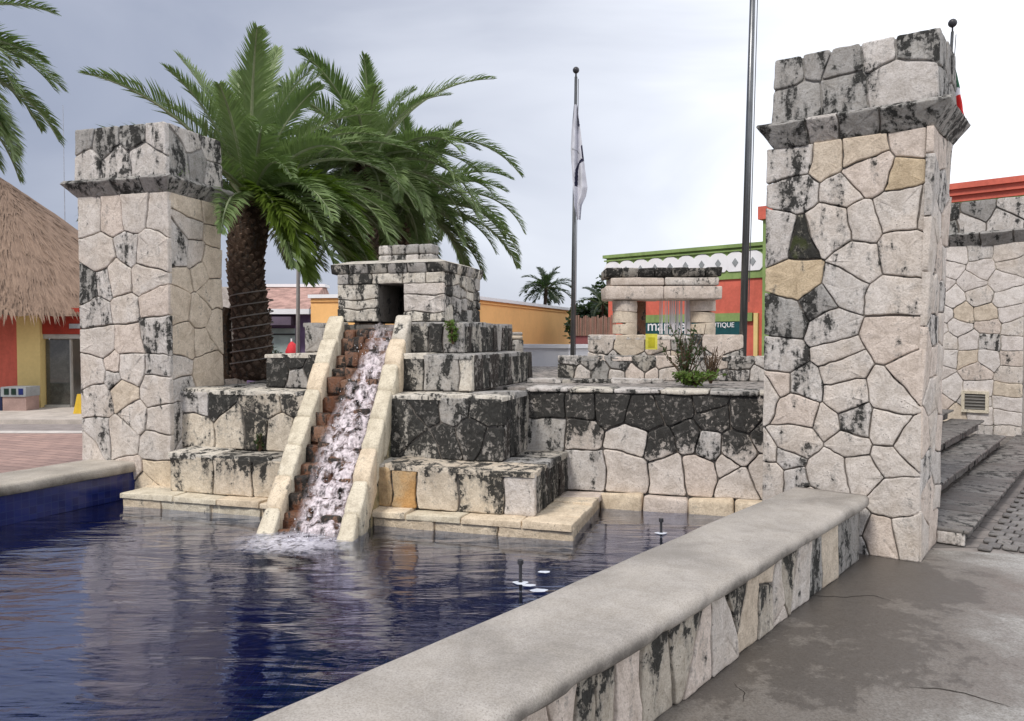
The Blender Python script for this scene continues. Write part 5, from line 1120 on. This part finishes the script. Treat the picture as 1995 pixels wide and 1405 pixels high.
F = Face(V3(XY(-140, 19.1), .10), (1, 0, 0)); ax_ = lambda p: F.px(p, 700)[0]; zz = lambda y: F.px(80, y)[1]
ztop_ = zz(600)
fbox('red_wall', 0, ax_(37), 0, ztop_, -.3, 0, RED, th, F); fbox('yellow_column', ax_(37) + .003, ax_(82), 0, ztop_, -.3, .08, YEL, th, F); fbox('lintel_wall', ax_(82) + .003, ax_(330), zz(651), ztop_, -.3, -.02, DRED, th, F)
fbox('lintel_sign', ax_(136), ax_(157), zz(640), zz(631), -.018, .01, GREYP, th, F)
fbox('shutter_box', ax_(82) + .003, ax_(330), zz(660), zz(651) - .003, -.3, -.05, FRAME, th, F); fbox('ceiling', ax_(60), ax_(330), zz(655) + .01, zz(655) + .06, -3.2, -.31, FRAME, th, F); fbox('partition', ax_(82) + .01, ax_(82) + .1, 0, zz(655), -3.0, -.31, FRAME, th, F); fr_ = fbox('back_wall', ax_(20), ax_(330), 0, zz(600), -3.4, -3.2, flat_mat('dim interior', (.07, .06, .06), .8, .5, 1.5), th, F)
fbox('window_pane', ax_(84), ax_(132), .06, zz(662), -.14, -.12, flat_mat('shop window glass', (.10, .10, .085), .06, .3, 2, 0, 0, .8), th, F); fbox('window_frame', ax_(132) + .002, ax_(135), .0, zz(661), -.16, -.08, FRAME, th, F); fbox('window_sill', ax_(83), ax_(132), .0, .058, -.2, -.05, FRAME, th, F)
fbox('counter', ax_(117), ax_(148), zz(742), zz(727), -1.6, -1.0, FRAME, th, F); fbox('door_panel', ax_(148) + .01, ax_(165), 0, zz(662), -.6, -.55, flat_mat('dark door', (.03, .015, .012), .5), th, F)
fbox('menu_board', ax_(126), ax_(138), zz(728), zz(700), -1.9, -1.85, WHITE, th, F)
p = PD(25, 807, 18.2); bn = thing('recycling_bin', (p.x, 18.2, .1), 'pinkish recycling station with three coloured square openings before the red wall', 'bin')
F2 = Face(V3(XY(5, 18.2), .10), (1, 0, 0)); aa = lambda q: F2.px(q, 780)[0]; zb_ = lambda y: F2.px(20, y)[1]
fbox('bin_body', aa(5), aa(51), 0, zb_(773), -.5, 0, flat_mat('pinkish bin body', (.36, .25, .22)), bn, F2); fbox('bin_top', aa(3), aa(52), zb_(773) + .002, zb_(754), -.52, .03, GREYP, bn, F2)
for k, cc in enumerate(((.01, .03, .02), (.01, .03, .02), (.01, .02, .12))): fbox('bin_opening', aa(10 + k * 14), aa(19 + k * 14), zb_(769), zb_(757), .031, .04, flat_mat('bin panel %d' % k, cc, .4), bn, F2)
fbox('bin_bag', aa(-6), aa(4), 0, zb_(758), -.4, .0, flat_mat('dark blue bin', (.01, .015, .05)), bn, F2)
p = PD(157, 790, 17.6); ws = thing('floor_sign', (p.x, 17.6, .1), 'yellow folding floor sign beside the left pillar', 'sign'); m_ = MB()
for sgn in (-1, 1): m_.hexa([(p.x - .09, 17.6 + sgn * .13, .101), (p.x + .09, 17.6 + sgn * .13, .101), (p.x + .09, 17.6 + sgn * .15, .101), (p.x - .09, 17.6 + sgn * .15, .101), (p.x - .06, 17.6 + sgn * .01, .54), (p.x + .06, 17.6 + sgn * .01, .54), (p.x + .06, 17.6 + sgn * .03, .54), (p.x - .06, 17.6 + sgn * .03, .54)])
m_.build('panels', flat_mat('yellow plastic', (.65, .42, .03), .4), ws)
# a grey slab-roofed kiosk behind the left pillar
p = PD(437, 605, 16); kk = thing('kiosk', (p.x, 16, 0), 'grey stone topped kiosk glimpsed between left pillar and palm trunk', 'kiosk'); m_ = MB(); m_.box((p.x - .2, 16.3, 0), (.9, .6, p.z)); m_.build('body', M['mortar'], kk); m_ = MB(); m_.box((p.x - .2, 16.2, p.z + .002), (1.0, .7, PD(437, 560, 16).z - p.z)); m_.build('top', M['grey'], kk)
